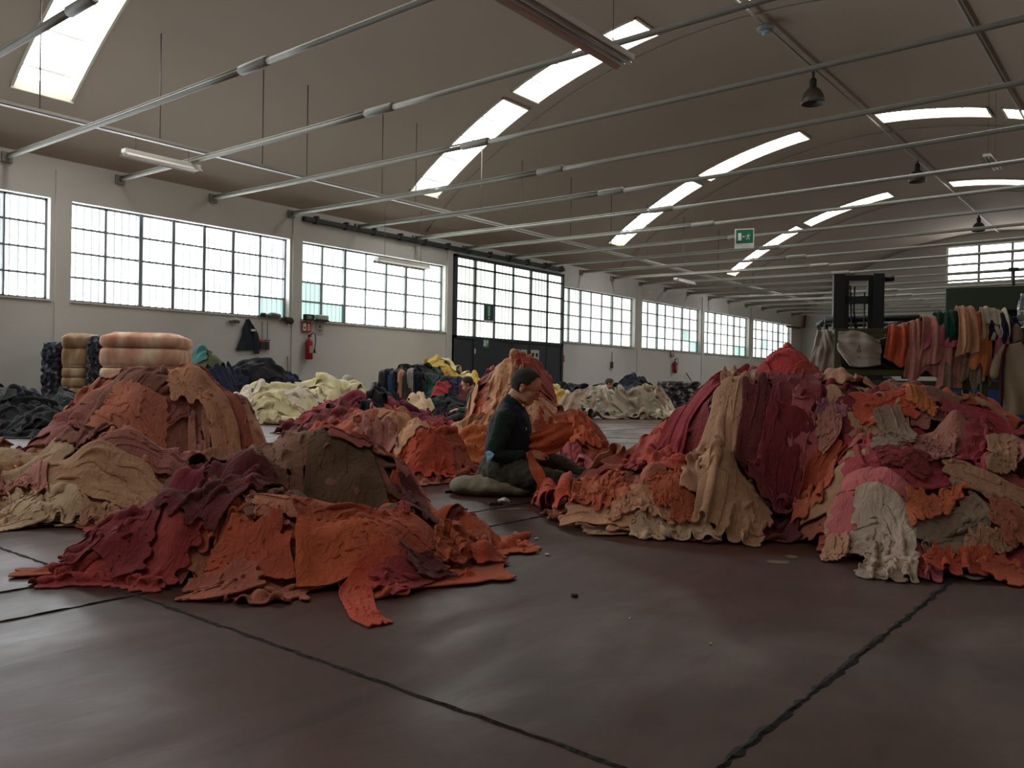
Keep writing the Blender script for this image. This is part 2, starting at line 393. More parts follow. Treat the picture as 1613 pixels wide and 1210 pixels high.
# ------------------------------------------------------------------ draped garments
# Each heap is a height field on the floor; garments are small cloth sheets, crumpled and let fall onto it in layers
# (vectorised position-based cloth), and every settled layer raises the field for the next one.
class Heap:
    def __init__(s, name, bumps, res=.025, rough=.05, seed=1, pad=.5):
        s.name = name; s.res = res; s.seed = seed; cs = []
        s.b = []
        for (px, d, top, a, b_, p) in bumps:          # column, distance, height m, half width, half depth, profile power
            c = at(px, d); s.b.append((c.x, c.y, top, a, b_, p)); cs.append((c.x - a - b_, c.y - a - b_)); cs.append((c.x + a + b_, c.y + a + b_))
        cs = np.array(cs); s.x0, s.y0 = cs.min(0) - pad; x1, y1 = cs.max(0) + pad
        s.nx = int((x1 - s.x0) / res) + 2; s.ny = int((y1 - s.y0) / res) + 2
        X, Y = np.meshgrid(s.x0 + np.arange(s.nx) * res, s.y0 + np.arange(s.ny) * res, indexing='ij')
        H = np.zeros_like(X)
        for (cx, cy, top, a, b_, p) in s.b:
            dx, dy = X - cx, Y - cy
            u = (dx * RGT.x + dy * RGT.y) / a; v = (dx * FWD.x + dy * FWD.y) / b_
            ang = np.arctan2(v, u)
            r = np.sqrt(u * u + v * v) * (1 + .12 * vnoise(ang * 1.3 + 5, ang * 0 + cx * 3, seed))
            h = top * np.clip(1 - r ** p, 0, 1) ** (1 / max(1., p * .55))
            H = np.maximum(H, h) + .25 * np.minimum(H, h) * 0
        H += np.where(H > .02, rough * fbm(X * 3.5, Y * 3.5, seed) * np.clip(H * 5, 0, 1), 0)
        s.H = np.clip(H, 0, None).astype(np.float32); s.base = s.H.copy(); s.X, s.Y = X, Y
    def look(s, x, y):
        u = np.clip((x - s.x0) / s.res, 0, s.nx - 1.001); v = np.clip((y - s.y0) / s.res, 0, s.ny - 1.001)
        i = u.astype(np.int32); j = v.astype(np.int32); fu = u - i; fv = v - j; H = s.H
        a, b_, c, d = H[i, j], H[i + 1, j], H[i, j + 1], H[i + 1, j + 1]
        h = (a * (1 - fu) + b_ * fu) * (1 - fv) + (c * (1 - fu) + d * fu) * fv
        gx = ((b_ - a) * (1 - fv) + (d - c) * fv) / s.res; gy = ((c - a) * (1 - fu) + (d - b_) * fu) / s.res
        return h, gx, gy
    def hit(s, px, py):
        """where the view through (px, py) meets the heap or the floor round it"""
        r = R_AX @ np.array([px - CX, py - CY, FOC]); r = r / np.linalg.norm(r)
        t = np.arange(1.5, 30, .02); Q = np.array([0, 0, EYE]) + t[:, None] * r
        inside = (Q[:, 0] > s.x0) & (Q[:, 0] < s.x0 + s.nx * s.res) & (Q[:, 1] > s.y0) & (Q[:, 1] < s.y0 + s.ny * s.res)
        h = np.where(inside, s.look(Q[:, 0], Q[:, 1])[0], 0); k = np.argmax(Q[:, 2] < h)
        far = max((b_[0] * FWD.x + b_[1] * FWD.y) + .15 for b_ in s.b)
        dist = Q[k, 0] * FWD.x + Q[k, 1] * FWD.y
        if (Q[k, 2] >= h[k] or dist > far) and py < 1200: return s.hit(px, py + 4)      # passed over the crest
        return Q[k]
    def raise_by(s, P, th):
        """P (B,n,m,3): write the settled cloth into the field"""
        H_in = s.H.copy()
        for f in (0, .33, .66):
            for g in (0, .33, .66):
                Q = (P[:, :-1, :-1] * (1 - f) * (1 - g) + P[:, 1:, :-1] * f * (1 - g) + P[:, :-1, 1:] * (1 - f) * g + P[:, 1:, 1:] * f * g).reshape(-1, 3)
                i = np.clip(((Q[:, 0] - s.x0) / s.res + .5).astype(int), 0, s.nx - 1); j = np.clip(((Q[:, 1] - s.y0) / s.res + .5).astype(int), 0, s.ny - 1)
                cap = H_in[i, j] + .08
                np.maximum.at(s.H, (i, j), np.minimum(Q[:, 2] + th, cap))
        K = s.H.copy(); K[1:-1, 1:-1] = (s.H[1:-1, 1:-1] * 2 + s.H[:-2, 1:-1] + s.H[2:, 1:-1] + s.H[1:-1, :-2] + s.H[1:-1, 2:]) / 6
        s.H = K
    def sample(s, n, rng, hmin=.02, vis=True):
        """n spread-out points on the heap, counting its steep sides in full, favouring the side that faces the camera"""
        gx, gy = np.gradient(s.base, s.res); w = np.sqrt(1 + gx ** 2 + gy ** 2) * (s.base > hmin)
        facing = -(gx * FWD.x + gy * FWD.y) < 0
        if vis: w = w * np.where(facing, 1., .28)
        # a heap's rim too
        w = w.ravel(); w = w / w.sum(); idx = rng.choice(w.size, size=n * 6, p=w)
        C_ = np.c_[s.X.ravel()[idx], s.Y.ravel()[idx], s.base.ravel()[idx]] + rng.normal(0, .01, (n * 6, 3)); out = [C_[0]]
        D = np.linalg.norm(C_ - C_[0], axis=1)
        for _ in range(n - 1):
            k = int(np.argmax(D)); out.append(C_[k]); D = np.minimum(D, np.linalg.norm(C_ - C_[k], axis=1))
        return np.array(out)

def shape_mask(kind, n, m):
    """which grid points the cut of the garment uses; u across, v down"""
    u, v = np.meshgrid(np.linspace(-1, 1, n), np.linspace(0, 1, m), indexing='ij')
    if kind == 'sweater': M = (np.abs(u) < .5) | (v < .34); M &= ~((np.abs(u) < .14) & (v < .07))
    elif kind == 'vest': M = (np.abs(u) < .85) & ~((np.abs(u) < .3) & (v < .12)) & ~((np.abs(u) > .6) & (v < .3))
    elif kind == 'trousers': M = (v < .35) | (np.abs(u) > .12)
    elif kind == 'scarf': M = np.ones_like(u, bool)
    else: M = np.ones_like(u, bool)
    return M

def drape(heap, items, steps=70, iters=3, th=.007):
    """items: dicts x,y,rot,w,l,kind,n,m,crumple,lift  (same n,m in one batch). Returns (B,n,m,3) and mask"""
    B = len(items); n, m = items[0]['n'], items[0]['m']; rng = np.random.default_rng(int(abs(items[0].get('x', n * .37) * 1e4)) % 99991 + len(GARMENTS))
    u, v = np.meshgrid(np.linspace(-.5, .5, n), np.linspace(-.5, .5, m), indexing='ij')
    P = np.zeros((B, n, m, 3), np.float32); M = np.zeros((B, n, m), bool); W = np.zeros((B, 1, 1), np.float32); L_ = W.copy()
    for k, it in enumerate(items):
        if ('quad' in it or 'path' in it) and isinstance(it['crumple'], tuple): it['crumple'] = (it['crumple'][0], max(it['crumple'][1], min(.96, it['crumple'][1] + .15)))
        M[k] = shape_mask(it['kind'], n, m); W[k] = it.get('w', .6) / (n - 1); L_[k] = it.get('l', .6) / (m - 1)
        cr = it.get('crumple', .62); cru, crv = cr if isinstance(cr, tuple) else (cr, cr * 1.0)
        s_ = rng.integers(0, 9999)
        it.setdefault('w', .6); it.setdefault('l', .6); it.setdefault('rot', 0.)
        X = u * it['w'] * cru; Y = v * it['l'] * crv
        amp = it.get('amp', .10)
        f = 2.2 + rng.random() * 1.5
        X = X + amp * fbm(u * f * .7, v * f * .7, s_, 2) * 1.6; Y = Y + amp * fbm(u * f * .7, v * f * .7, s_ + 5, 2) * 1.6
        # long ridges run along the less gathered direction, wandering a little
        wander = .22 * fbm(u * 1.4, v * 1.4, s_ + 21, 2); nf = rng.uniform(2.2, 4.2) * 2 * PI
        gu, gv = max(0, 1 - cru), max(0, 1 - crv); ph = 6 * rng.random()
        ridge = np.sin((u + wander) * nf + ph) * gu + np.sin((v + wander) * nf * .8 + ph) * gv
        Z = amp * (.55 * fbm(u * f, v * f, s_ + 9, 2) + 1.3 * ridge)
        if 'quad' in it or 'path' in it:          # laid out over given places of the heap
            uu, vv = u + .5, v + .5
            if 'quad' in it:
                q = [heap.hit(*p) for p in it['quad']]
                gx = q[0][0]*(1-uu)*(1-vv) + q[1][0]*uu*(1-vv) + q[2][0]*uu*vv + q[3][0]*(1-uu)*vv
                gy = q[0][1]*(1-uu)*(1-vv) + q[1][1]*uu*(1-vv) + q[2][1]*uu*vv + q[3][1]*(1-uu)*vv
            else:
                q = np.array([heap.hit(*p)[:2] for p in it['path']]); sg = np.r_[0, np.cumsum(np.linalg.norm(np.diff(q, axis=0), axis=1))]; tt = vv * sg[-1]
                cx = np.interp(tt, sg, q[:, 0]); cy = np.interp(tt, sg, q[:, 1])
                tx = np.gradient(cx, axis=1); ty = np.gradient(cy, axis=1); tl = np.hypot(tx, ty) + 1e-9
                wd = it['width'] * (uu - .5) * np.interp(vv, [0, .5, 1], it.get('taper', (1, 1, 1)))
                gx = cx - ty / tl * wd; gy = cy + tx / tl * wd
            # measured on the surface, then given the slack that makes its folds
            h, _, _ = heap.look(gx, gy)
            lu = np.sqrt(np.diff(gx, axis=0) ** 2 + np.diff(gy, axis=0) ** 2 + np.diff(h, axis=0) ** 2).sum(0).mean()
            lv = np.sqrt(np.diff(gx, axis=1) ** 2 + np.diff(gy, axis=1) ** 2 + np.diff(h, axis=1) ** 2).sum(1).mean()
            W[k] = lu / cru / (n - 1); L_[k] = lv / crv / (m - 1)
            gx = gx + .5 * amp * fbm(u * f, v * f, s_, 2); gy = gy + .5 * amp * fbm(u * f, v * f, s_ + 5, 2)
            P[k, ..., 0] = gx; P[k, ..., 1] = gy; P[k, ..., 2] = heap.look(gx, gy)[0] + .02 + it.get('lift', .02) + np.maximum(Z * .7, -.02)
            continue
        c, s2 = math.cos(it['rot']), math.sin(it['rot'])
        DX, DY = X * c - Y * s2, X * s2 + Y * c
        i0 = min(max(int((it['x'] - heap.x0) / heap.res), 4), heap.nx - 5); j0 = min(max(int((it['y'] - heap.y0) / heap.res), 4), heap.ny - 5)
        sx = (heap.H[i0 + 4, j0] - heap.H[i0 - 4, j0]) / (8 * heap.res); sy = (heap.H[i0, j0 + 4] - heap.H[i0, j0 - 4]) / (8 * heap.res)
        sl = math.hypot(sx, sy)
        if sl > .05 and not it.get('flat'):          # on a slope the sheet is foreshortened in plan, gathered across the fall line
            ux, uy = sx / sl, sy / sl; al = DX * ux + DY * uy; ac = -DX * uy + DY * ux
            al = al * (1 / math.sqrt(1 + min(sl, 4) ** 2)) * 1.05; ac = ac * (1 - .18 * min(sl, 1.5))
            DX, DY = al * ux - ac * uy, al * uy + ac * ux
        gx = it['x'] + DX; gy = it['y'] + DY
        h, _, _ = heap.look(gx, gy)
        P[k, ..., 0] = gx; P[k, ..., 1] = gy; P[k, ..., 2] = h + .03 + it.get('lift', .03) + np.maximum(Z, -.03)
    V = np.zeros_like(P); Mf = M[..., None].astype(np.float32)
    def cons(a, b_, rest, k, lo=False):
        # a, b_: index tuples of the two ends
        d = P[b_] - P[a]; L = np.sqrt((d * d).sum(-1)) + 1e-6
        e = (L - rest) / L
        if lo: e = np.minimum(e, 0)
        w = (k * .5) * e * (M[a] & M[b_]); d *= w[..., None]
        P[a] += d; P[b_] -= d
    A = slice(None)
    def pairs(du, dv):
        """two colours of disjoint pairs"""
        out = []
        for off in (0, 1):
            if du and not dv:
                k = du; a_i = np.concatenate([np.arange(o, n - k, 2 * k) for o in range(off * k, off * k + k)]); out.append(((A, a_i), (A, a_i + k)))
            elif dv and not du:
                k = dv; a_i = np.concatenate([np.arange(o, m - k, 2 * k) for o in range(off * k, off * k + k)]); out.append(((A, A, a_i), (A, A, a_i + k)))
        return out
    SU, SV, BU, BV, CU, CV = pairs(1, 0), pairs(0, 1), pairs(2, 0), pairs(0, 2), pairs(4, 0), pairs(0, 4)
    diag = np.sqrt(W ** 2 + L_ ** 2)
    dt = 1 / 50.; g = 9.8
    h, gx, gy = heap.look(P[..., 0], P[..., 1]); A0 = P[..., :2].copy(); hit = np.zeros(h.shape, bool)
    hold = np.array([it.get('hold', .06) for it in items], np.float32)[:, None, None, None]
    for st in range(steps):
        V *= .965 if st < steps * .6 else .9
        V[..., 2] -= g * dt * Mf[..., 0]
        Q = P.copy(); P += V * dt
        for itn in range(iters):
            for a, b_ in SU: cons(a, b_, W, .9)
            for a, b_ in SV: cons(a, b_, L_, .9)
            for a, b_ in BU: cons(a, b_, W * 2, .7, True)
            for a, b_ in BV: cons(a, b_, L_ * 2, .7, True)
            if itn == 0:
                for a, b_ in CU: cons(a, b_, W * 3.1, .4, True)
                for a, b_ in CV: cons(a, b_, L_ * 3.1, .4, True)
                for p in (0, 1):     # shear, gently
                    ia = np.arange(p, n - 1, 2)
                    for q in (0, 1):
                        ja = np.arange(q, m - 1, 2); I, J = np.ix_(ia, ja)
                        cons((A, I, J), (A, I + 1, J + 1), diag, .25); cons((A, I + 1, J), (A, I, J + 1), diag, .25)
            h, gx, gy = heap.look(P[..., 0], P[..., 1])
            q = 1 / (1 + gx * gx + gy * gy); d = (h + th - P[..., 2]); hit = d > 0
            dn = np.clip(np.where(hit, d * q, 0), 0, .08)
            P[..., 0] -= gx * dn; P[..., 1] -= gy * dn; P[..., 2] += dn
            P[..., :2] += (A0 - P[..., :2]) * hold
            # cloth that touches the heap clings to it
            P = np.where(hit[..., None], Q + (P - Q) * np.array([.35, .35, .8], np.float32), P)
        V = (P - Q) / dt; sp = np.sqrt((V * V).sum(-1, keepdims=True)) + 1e-6; V *= np.minimum(1, 2.2 / sp)
        fr = np.where(hit, .25, 1.)[..., None]; V *= fr
    # leave nothing under the surface
    h, gx, gy = heap.look(P[..., 0], P[..., 1]); P[..., 2] = np.maximum(P[..., 2], h + th * .8)
    return P, M

def cloth_mesh(name, P, M, mt, origin, sub=1, thick=.005):
    n, m = M.shape; idx = -np.ones((n, m), int); idx[M] = np.arange(M.sum())
    f = np.stack([idx[:-1, :-1], idx[1:, :-1], idx[1:, 1:], idx[:-1, 1:]], -1).reshape(-1, 4); f = f[(f >= 0).all(1)]
    used = np.unique(f); remap = -np.ones(M.sum(), int); remap[used] = np.arange(len(used)); f = remap[f]
    V = P[M][used] - np.array(origin, np.float32)
    uu, vv = np.meshgrid(np.arange(n), np.arange(m), indexing='ij'); UV = np.stack([uu, vv], -1)[M][used]
    me = bpy.data.meshes.new(name); me.from_pydata(V.tolist(), [], f.tolist()); me.update()
    me.polygons.foreach_set('use_smooth', [True] * len(f)); me.materials.append(mt)
    o = bpy.data.objects.new(name, me); o.location = origin
    if sub: md = o.modifiers.new('sub', 'SUBSURF'); md.levels = sub; md.render_levels = sub
    if thick: md = o.modifiers.new('thick', 'SOLIDIFY'); md.thickness = thick; md.offset = 1
    link(o); return o

# colours of knitwear ---------------------------------------------------
COL = {
 'dusty pink': (166, 104, 92), 'terracotta': (168, 92, 70), 'salmon': (196, 118, 92), 'peach': (206, 150, 112), 'beige': (182, 136, 104), 'pale beige': (200, 168, 134),
 'rust orange': (178, 78, 46), 'burnt orange': (194, 80, 42), 'orange': (198, 104, 50), 'burgundy': (132, 44, 52), 'maroon': (104, 44, 44), 'brown': (104, 76, 56),
 'coral red': (190, 66, 56), 'soft coral': (190, 98, 82), 'raspberry': (164, 54, 58), 'crimson': (150, 32, 44), 'rose pink': (196, 100, 104), 'mauve pink': (176, 98, 112), 'wine purple': (104, 30, 52),
 'cream': (208, 196, 152), 'ivory': (204, 192, 170), 'ochre': (190, 146, 60), 'mustard yellow': (196, 158, 62), 'navy': (30, 36, 62), 'black': (26, 27, 30), 'charcoal': (52, 54, 56),
 'dark grey': (70, 72, 72), 'bottle green': (28, 66, 56), 'teal green': (52, 104, 98), 'olive green': (84, 88, 58), 'lime green': (152, 168, 76), 'denim blue': (52, 78, 116),
 'pale blue': (120, 144, 164), 'taupe': (144, 120, 100), 'grey beige': (150, 136, 116), 'light grey': (136, 134, 126), 'violet': (62, 54, 88), 'white': (178, 156, 138),
 'lilac pink': (160, 100, 122), 'bright pink': (196, 98, 126), 'dusty brown': (138, 92, 76), 'old pink': (186, 124, 110)}
def fabric(colour, fine=1.0):
    key = 'knit_' + colour.replace(' ', '_')
    if key in MATS: return MATS[key]
    base = srgb(*COL[colour]); mt = bpy.data.materials.new(key); mt.use_nodes = True; nt = mt.node_tree; b = nt.nodes['Principled BSDF']
    N = nt.nodes.new; L = nt.links.new
    tc = N('ShaderNodeTexCoord'); oi = N('ShaderNodeObjectInfo')
    n1 = N('ShaderNodeTexNoise'); n1.inputs['Scale'].default_value = 5; n1.inputs['Detail'].default_value = 5; L(tc.outputs['Object'], n1.inputs['Vector'])
    hs = N('ShaderNodeHueSaturation'); hs.inputs['Color'].default_value = base
    m1 = N('ShaderNodeMapRange'); m1.inputs[3].default_value = .494; m1.inputs[4].default_value = .507; L(oi.outputs['Random'], m1.inputs[0]); L(m1.outputs[0], hs.inputs['Hue'])
    m2 = N('ShaderNodeMapRange'); m2.inputs[1].default_value = .3; m2.inputs[2].default_value = .7; m2.inputs[3].default_value = .80; m2.inputs[4].default_value = 1.18; L(n1.outputs['Fac'], m2.inputs[0])
    L(m2.outputs[0], hs.inputs['Value']); hs.inputs['Saturation'].default_value = .95
    L(hs.outputs[0], b.inputs['Base Color'])
    b.inputs['Roughness'].default_value = .95; b.inputs['Specular IOR Level'].default_value = .15
    b.inputs['Sheen Weight'].default_value = .12; b.inputs['Sheen Roughness'].default_value = .5
    n2 = N('ShaderNodeTexNoise'); n2.inputs['Scale'].default_value = 140; n2.inputs['Detail'].default_value = 2; L(tc.outputs['Object'], n2.inputs['Vector'])
    n3 = N('ShaderNodeTexNoise'); n3.inputs['Scale'].default_value = 11; n3.inputs['Detail'].default_value = 6; n3.inputs['Distortion'].default_value = 2.2
    sm = N('ShaderNodeMapping'); sm.inputs['Scale'].default_value = (1.6, 1.6, .7); sm.inputs['Rotation'].default_value = (.4, .3, .8); L(tc.outputs['Object'], sm.inputs[0]); L(sm.outputs[0], n3.inputs['Vector'])
    bp = N('ShaderNodeBump'); bp.inputs['Strength'].default_value = .35; bp.inputs['Distance'].default_value = .004; L(n2.outputs['Fac'], bp.inputs['Height'])
    b2 = N('ShaderNodeBump'); b2.inputs['Strength'].default_value = .55; b2.inputs['Distance'].default_value = .035; L(n3.outputs['Fac'], b2.inputs['Height']); L(bp.outputs[0], b2.inputs['Normal'])
    L(b2.outputs[0], b.inputs['Normal'])
    MATS[key] = mt; return mt

GARMENTS = []        # every garment with what its label needs
KIND_WORD = {'sweater': 'sweater', 'vest': 'knitted top', 'trousers': 'pair of trousers', 'scarf': 'scarf', 'cloth': 'garment'}
NAME_WORD = {'sweater': 'sweater', 'vest': 'knitted_top', 'trousers': 'trousers', 'scarf': 'scarf', 'cloth': 'crumpled_garment'}

def lay(heap, hname, items, sub=1, thick=.005, group=None):
    """settle one layer and make its objects"""
    P, M = drape(heap, items, steps=items[0].get('steps', 60))
    Pm = P.copy()
    for k, it in enumerate(items):
        c = P[k][M[k]].mean(0); org = (float(c[0]), float(c[1]), float(P[k][M[k]][:, 2].min()))
        o = cloth_mesh(NAME_WORD[it['kind']] if it.get('name') is None else it['name'], P[k], M[k], fabric(it['col']), org, sub, thick)
        o['category'] = it.get('cat', 'garment' if it['kind'] in ('cloth', 'vest') else it['kind'])
        if it.get('label'): o['label'] = it['label']
        if group: o['group'] = group
        GARMENTS.append(dict(o=o, it=it, heap=hname, c=c, group=group, top=heap.base.max(), px=px_of(c)))
    heap.raise_by(P, th=.010)

def fill(heap, hname, n, palette, size=(.45, .7), nm=(22, 22), layers=4, seed=1, group=None, sub=1, kinds=('cloth', 'sweater', 'vest', 'cloth', 'cloth'), crumple=(.5, .72), pick=None, hmin=.02, thick=.005, amp=.10, steps=55):
    rng = np.random.default_rng(seed); S = heap.sample(n, rng, hmin); rng.shuffle(S)
    names = [c for c, w in palette]; ws = np.array([w for c, w in palette], float); ws /= ws.sum()
    per = math.ceil(n / layers)
    for l in range(layers):
        items = []
        for s_ in S[l * per:(l + 1) * per]:
            col = pick(s_, rng) if pick else None
            if col == 'skip': continue
            col = col or names[rng.choice(len(names), p=ws)]
            sz = rng.uniform(*size); cr_ = (rng.uniform(*crumple) + .03, rng.uniform(.78, .96))
            if rng.random() < .5: cr_ = cr_[::-1]
            items.append(dict(x=s_[0], y=s_[1], rot=rng.uniform(0, 2 * PI), w=sz, l=sz * rng.uniform(.8, 1.25), kind=kinds[rng.integers(len(kinds))], n=nm[0], m=nm[1],
                              crumple=cr_, col=col, lift=.02, amp=amp, steps=steps))
        if items: lay(heap, hname, items, sub, thick, group)

def put(heap, hname, col, label=None, quad=None, path=None, width=.3, kind='cloth', n=44, m=44, crumple=(.56, .8), amp=.075, taper=(1, 1, 1), sub=1, name=None, cat=None, hold=.08, steps=55, group=None, lift=.02):
    it = dict(kind=kind, n=n, m=m, crumple=crumple, col=col, amp=amp, hold=hold, steps=steps, label=label, width=width, taper=taper, lift=lift)
    if quad: it['quad'] = quad
    if path: it['path'] = path
    if name: it['name'] = name
    if cat: it['cat'] = cat
    lay(heap, hname, [it], sub, .005, group)

def prune():
    """leave out garments that lie wholly under or behind others"""
    from mathutils.bvhtree import BVHTree
    vs, fs, own = [], [], []
    objs = [g['o'] for g in GARMENTS] + [o for o in SC.collection.objects if o.name.startswith('clothes_pile')]
    for k, o in enumerate(objs):
        n0 = len(vs); L = o.location; me = o.data; co = np.empty(len(me.vertices) * 3, np.float32); me.vertices.foreach_get('co', co); co = co.reshape(-1, 3) + np.array(L, np.float32)
        vs += co.tolist(); pf = [tuple(i + n0 for i in p.vertices) for p in me.polygons]; fs += pf; own += [k] * len(pf)
    T_ = BVHTree.FromPolygons(vs, fs, all_triangles=False); seen = np.zeros(len(objs), int); E_ = Vector((0, 0, EYE))
    for py in np.arange(500, 1000, 2.5):
        for px in np.arange(-20, 1640, 2.5):
            r = R_AX @ np.array([px - CX, py - CY, FOC]); h = T_.ray_cast(E_, Vector(r))
            if h[2] is not None: seen[own[h[2]]] += 1
    keep = []
    for k, g in enumerate(GARMENTS):
        if seen[k] < 3: bpy.data.objects.remove(g['o'])
        else: g['seen'] = int(seen[k]); keep.append(g)
    print('garments kept', len(keep), 'of', len(GARMENTS)); GARMENTS[:] = keep

def core(heap, name, label, palette, cell=.16, drop=.012, cat='pile of clothes'):
    """the packed inside of a heap, seen only through the gaps"""
    H0 = heap.base; k = 2; H = H0[::k, ::k] - drop; X = heap.X[::k, ::k]; Y = heap.Y[::k, ::k]
    H = H + .02 * fbm(X * 14, Y * 14, 3, 2) * (H > .03)
    on = H0[::k, ::k] > .03; n, m = H.shape
    keep = on.copy(); keep[1:] |= on[:-1]; keep[:-1] |= on[1:]; keep[:, 1:] |= on[:, :-1]; keep[:, :-1] |= on[:, 1:]
    H = np.where(on, np.maximum(H, .002), .0)
    P = np.stack([X, Y, H], -1).astype(np.float32)
    c = P[keep].mean(0); c[2] = 0
    mt = bpy.data.materials.new(name); mt.use_nodes = True; nt = mt.node_tree; b = nt.nodes['Principled BSDF']
    tc = nt.nodes.new('ShaderNodeTexCoord'); vo = nt.nodes.new('ShaderNodeTexVoronoi'); vo.inputs['Scale'].default_value = 1 / cell
    ns = nt.nodes.new('ShaderNodeTexNoise'); ns.inputs['Scale'].default_value = 6; mxv = nt.nodes.new('ShaderNodeMixRGB'); mxv.inputs[0].default_value = .12
    nt.links.new(tc.outputs['Object'], ns.inputs['Vector']); nt.links.new(tc.outputs['Object'], mxv.inputs[1]); nt.links.new(ns.outputs['Color'], mxv.inputs[2]); nt.links.new(mxv.outputs[0], vo.inputs['Vector'])
    sp = nt.nodes.new('ShaderNodeSeparateColor'); nt.links.new(vo.outputs['Color'], sp.inputs[0])
    rp = nt.nodes.new('ShaderNodeValToRGB'); rp.color_ramp.interpolation = 'CONSTANT'; els = rp.color_ramp.elements
    cols = [srgb(*COL[c_]) for c_, w in palette][:8]
    els[0].color = cols[0]; els[1].position = 1 / len(cols); els[1].color = cols[1 % len(cols)]
    for i, cc in enumerate(cols[2:]): e = els.new((i + 2) / len(cols)); e.color = cc
    nt.links.new(sp.outputs[0], rp.inputs[0]); nt.links.new(rp.outputs[0], b.inputs['Base Color']); b.inputs['Roughness'].default_value = .95
    n3 = nt.nodes.new('ShaderNodeTexNoise'); n3.inputs['Scale'].default_value = 18; n3.inputs['Distortion'].default_value = 2; nt.links.new(tc.outputs['Object'], n3.inputs['Vector'])
    bp = nt.nodes.new('ShaderNodeBump'); bp.inputs['Strength'].default_value = 1; bp.inputs['Distance'].default_value = .04; nt.links.new(n3.outputs['Fac'], bp.inputs['Height']); nt.links.new(bp.outputs[0], b.inputs['Normal'])
    o = cloth_mesh('clothes_pile', P, keep, mt, (float(c[0]), float(c[1]), 0.), 0, 0)
    tag(o, label, cat, kind='stuff'); return o
# ------------------------------------------------------------------ heaps of knitwear
T0 = time.time()
def zt(px, py, d): return zat(px, py, d)
# ---- A: the tall dusty pink heap on the left, with its beige skirt
hA = Heap('A', [(240, 5.5, .66, .58, .56, 3.2), (130, 5.1, .36, .4, .45, 2), (350, 5.5, .48, .28, .4, 2.5), (0, 4.75, .24, .40, .36, 2), (170, 4.62, .24, .55, .34, 2), (300, 4.7, .16, .4, .25, 2)], seed=3)
palA = [('dusty pink', 4), ('terracotta', 2), ('salmon', 2), ('dusty brown', 2), ('peach', 1), ('old pink', 2)]
core(hA, 'core_a', 'packed inside of the tall dusty pink heap of knitwear', palA)
def pickA(s, rng):
    x, y = px_of(s)
    if y > 735 and x < 330: return rng.choice(['beige', 'peach', 'beige', 'beige', 'pale beige'])
fill(hA, 'tall pink heap', 80, palA, size=(.5, .85), nm=(34, 34), layers=5, seed=11, pick=pickA, crumple=(.45, .65))
put(hA, 'tall pink heap', 'dusty pink', quad=[(130, 690), (230, 600), (330, 590), (300, 640)], crumple=(.6, .8))
put(hA, 'tall pink heap', 'salmon', quad=[(130, 700), (230, 690), (260, 750), (150, 760)], crumple=(.6, .7))
put(hA, 'tall pink heap', 'dusty brown', path=[(130, 700), (190, 640), (260, 590), (330, 588)], width=.3, crumple=(.55, .85))
put(hA, 'tall pink heap', 'old pink', quad=[(285, 640), (345, 640), (350, 760), (260, 765)], crumple=(.55, .7), kind='vest')
put(hA, 'tall pink heap', 'salmon', path=[(165, 640), (215, 660), (260, 700)], width=.22, crumple=(.5, .8))
put(hA, 'tall pink heap', 'dusty pink', path=[(140, 720), (200, 700), (290, 735), (330, 720)], width=.16, crumple=(.5, .85))
put(hA, 'tall pink heap', 'terracotta', path=[(300, 590), (345, 610), (375, 670), (385, 720)], width=.14, crumple=(.5, .85))
put(hA, 'tall pink heap', 'peach', path=[(270, 605), (330, 620), (355, 680), (362, 740)], width=.16, crumple=(.6, .85), label='peach strip of knitwear running down the right flank of the tall dusty pink heap')
put(hA, 'tall pink heap', 'beige', quad=[(60, 735), (200, 750), (280, 800), (100, 810)], crumple=(.55, .75), kind='sweater')
put(hA, 'tall pink heap', 'beige', path=[(30, 770), (160, 745), (260, 790), (380, 775), (440, 745)], width=.2, crumple=(.5, .8))
put(hA, 'tall pink heap', 'pale beige', quad=[(10, 780), (120, 780), (180, 825), (30, 830)], crumple=(.5, .7))
put(hA, 'tall pink heap', 'old pink', quad=[(-20, 735), (70, 735), (80, 770), (-10, 780)], crumple=(.6, .7))
put(hA, 'tall pink heap', 'beige', quad=[(140, 790), (250, 790), (270, 825), (130, 830)], crumple=(.5, .7))
put(hA, 'tall pink heap', 'pale beige', path=[(-20, 830), (20, 820), (60, 790)], width=.25, crumple=(.5, .8))

# ---- B: rust and brown heap spreading into the foreground
hB = Heap('B', [(520, 3.95, .44, .46, .42, 2.6), (385, 3.75, .34, .42, .36, 2.2), (640, 3.8, .16, .2, .3, 2), (450, 3.25, .20, .44, .30, 2.4), (330, 3.25, .20, .3, .3, 2), (225, 3.25, .15, .24, .18, 2),
                (560, 3.15, .16, .26, .2, 2), (735, 3.75, .14, .17, .14, 2), (640, 3.45, .15, .28, .16, 2), (330, 4.2, .22, .3, .3, 2)], res=.02, seed=5, rough=.035)
palB = [('terracotta', 3), ('rust orange', 3), ('burgundy', 3), ('dusty brown', 3), ('brown', 1), ('maroon', 2), ('raspberry', 1)]
core(hB, 'core_b', 'packed inside of the rust and brown heap nearest the camera', palB)
def pickB(s, rng):
    x, y = px_of(s)
    if y > 890 or x < 150 or (x < 240 and y > 875): return 'skip'
    if y > 815 and x < 300: return rng.choice(['burgundy', 'raspberry', 'burgundy', 'maroon', 'rust orange'])
    if y > 800: return rng.choice(['rust orange', 'rust orange', 'burnt orange', 'terracotta', 'maroon'])
    return rng.choice(['dusty brown', 'dusty pink', 'terracotta', 'maroon', 'burgundy', 'brown'])
HB = 'front rust heap'
fill(hB, HB, 44, palB, size=(.42, .7), nm=(36, 36), layers=4, seed=21, pick=pickB, crumple=(.5, .7), amp=.08)
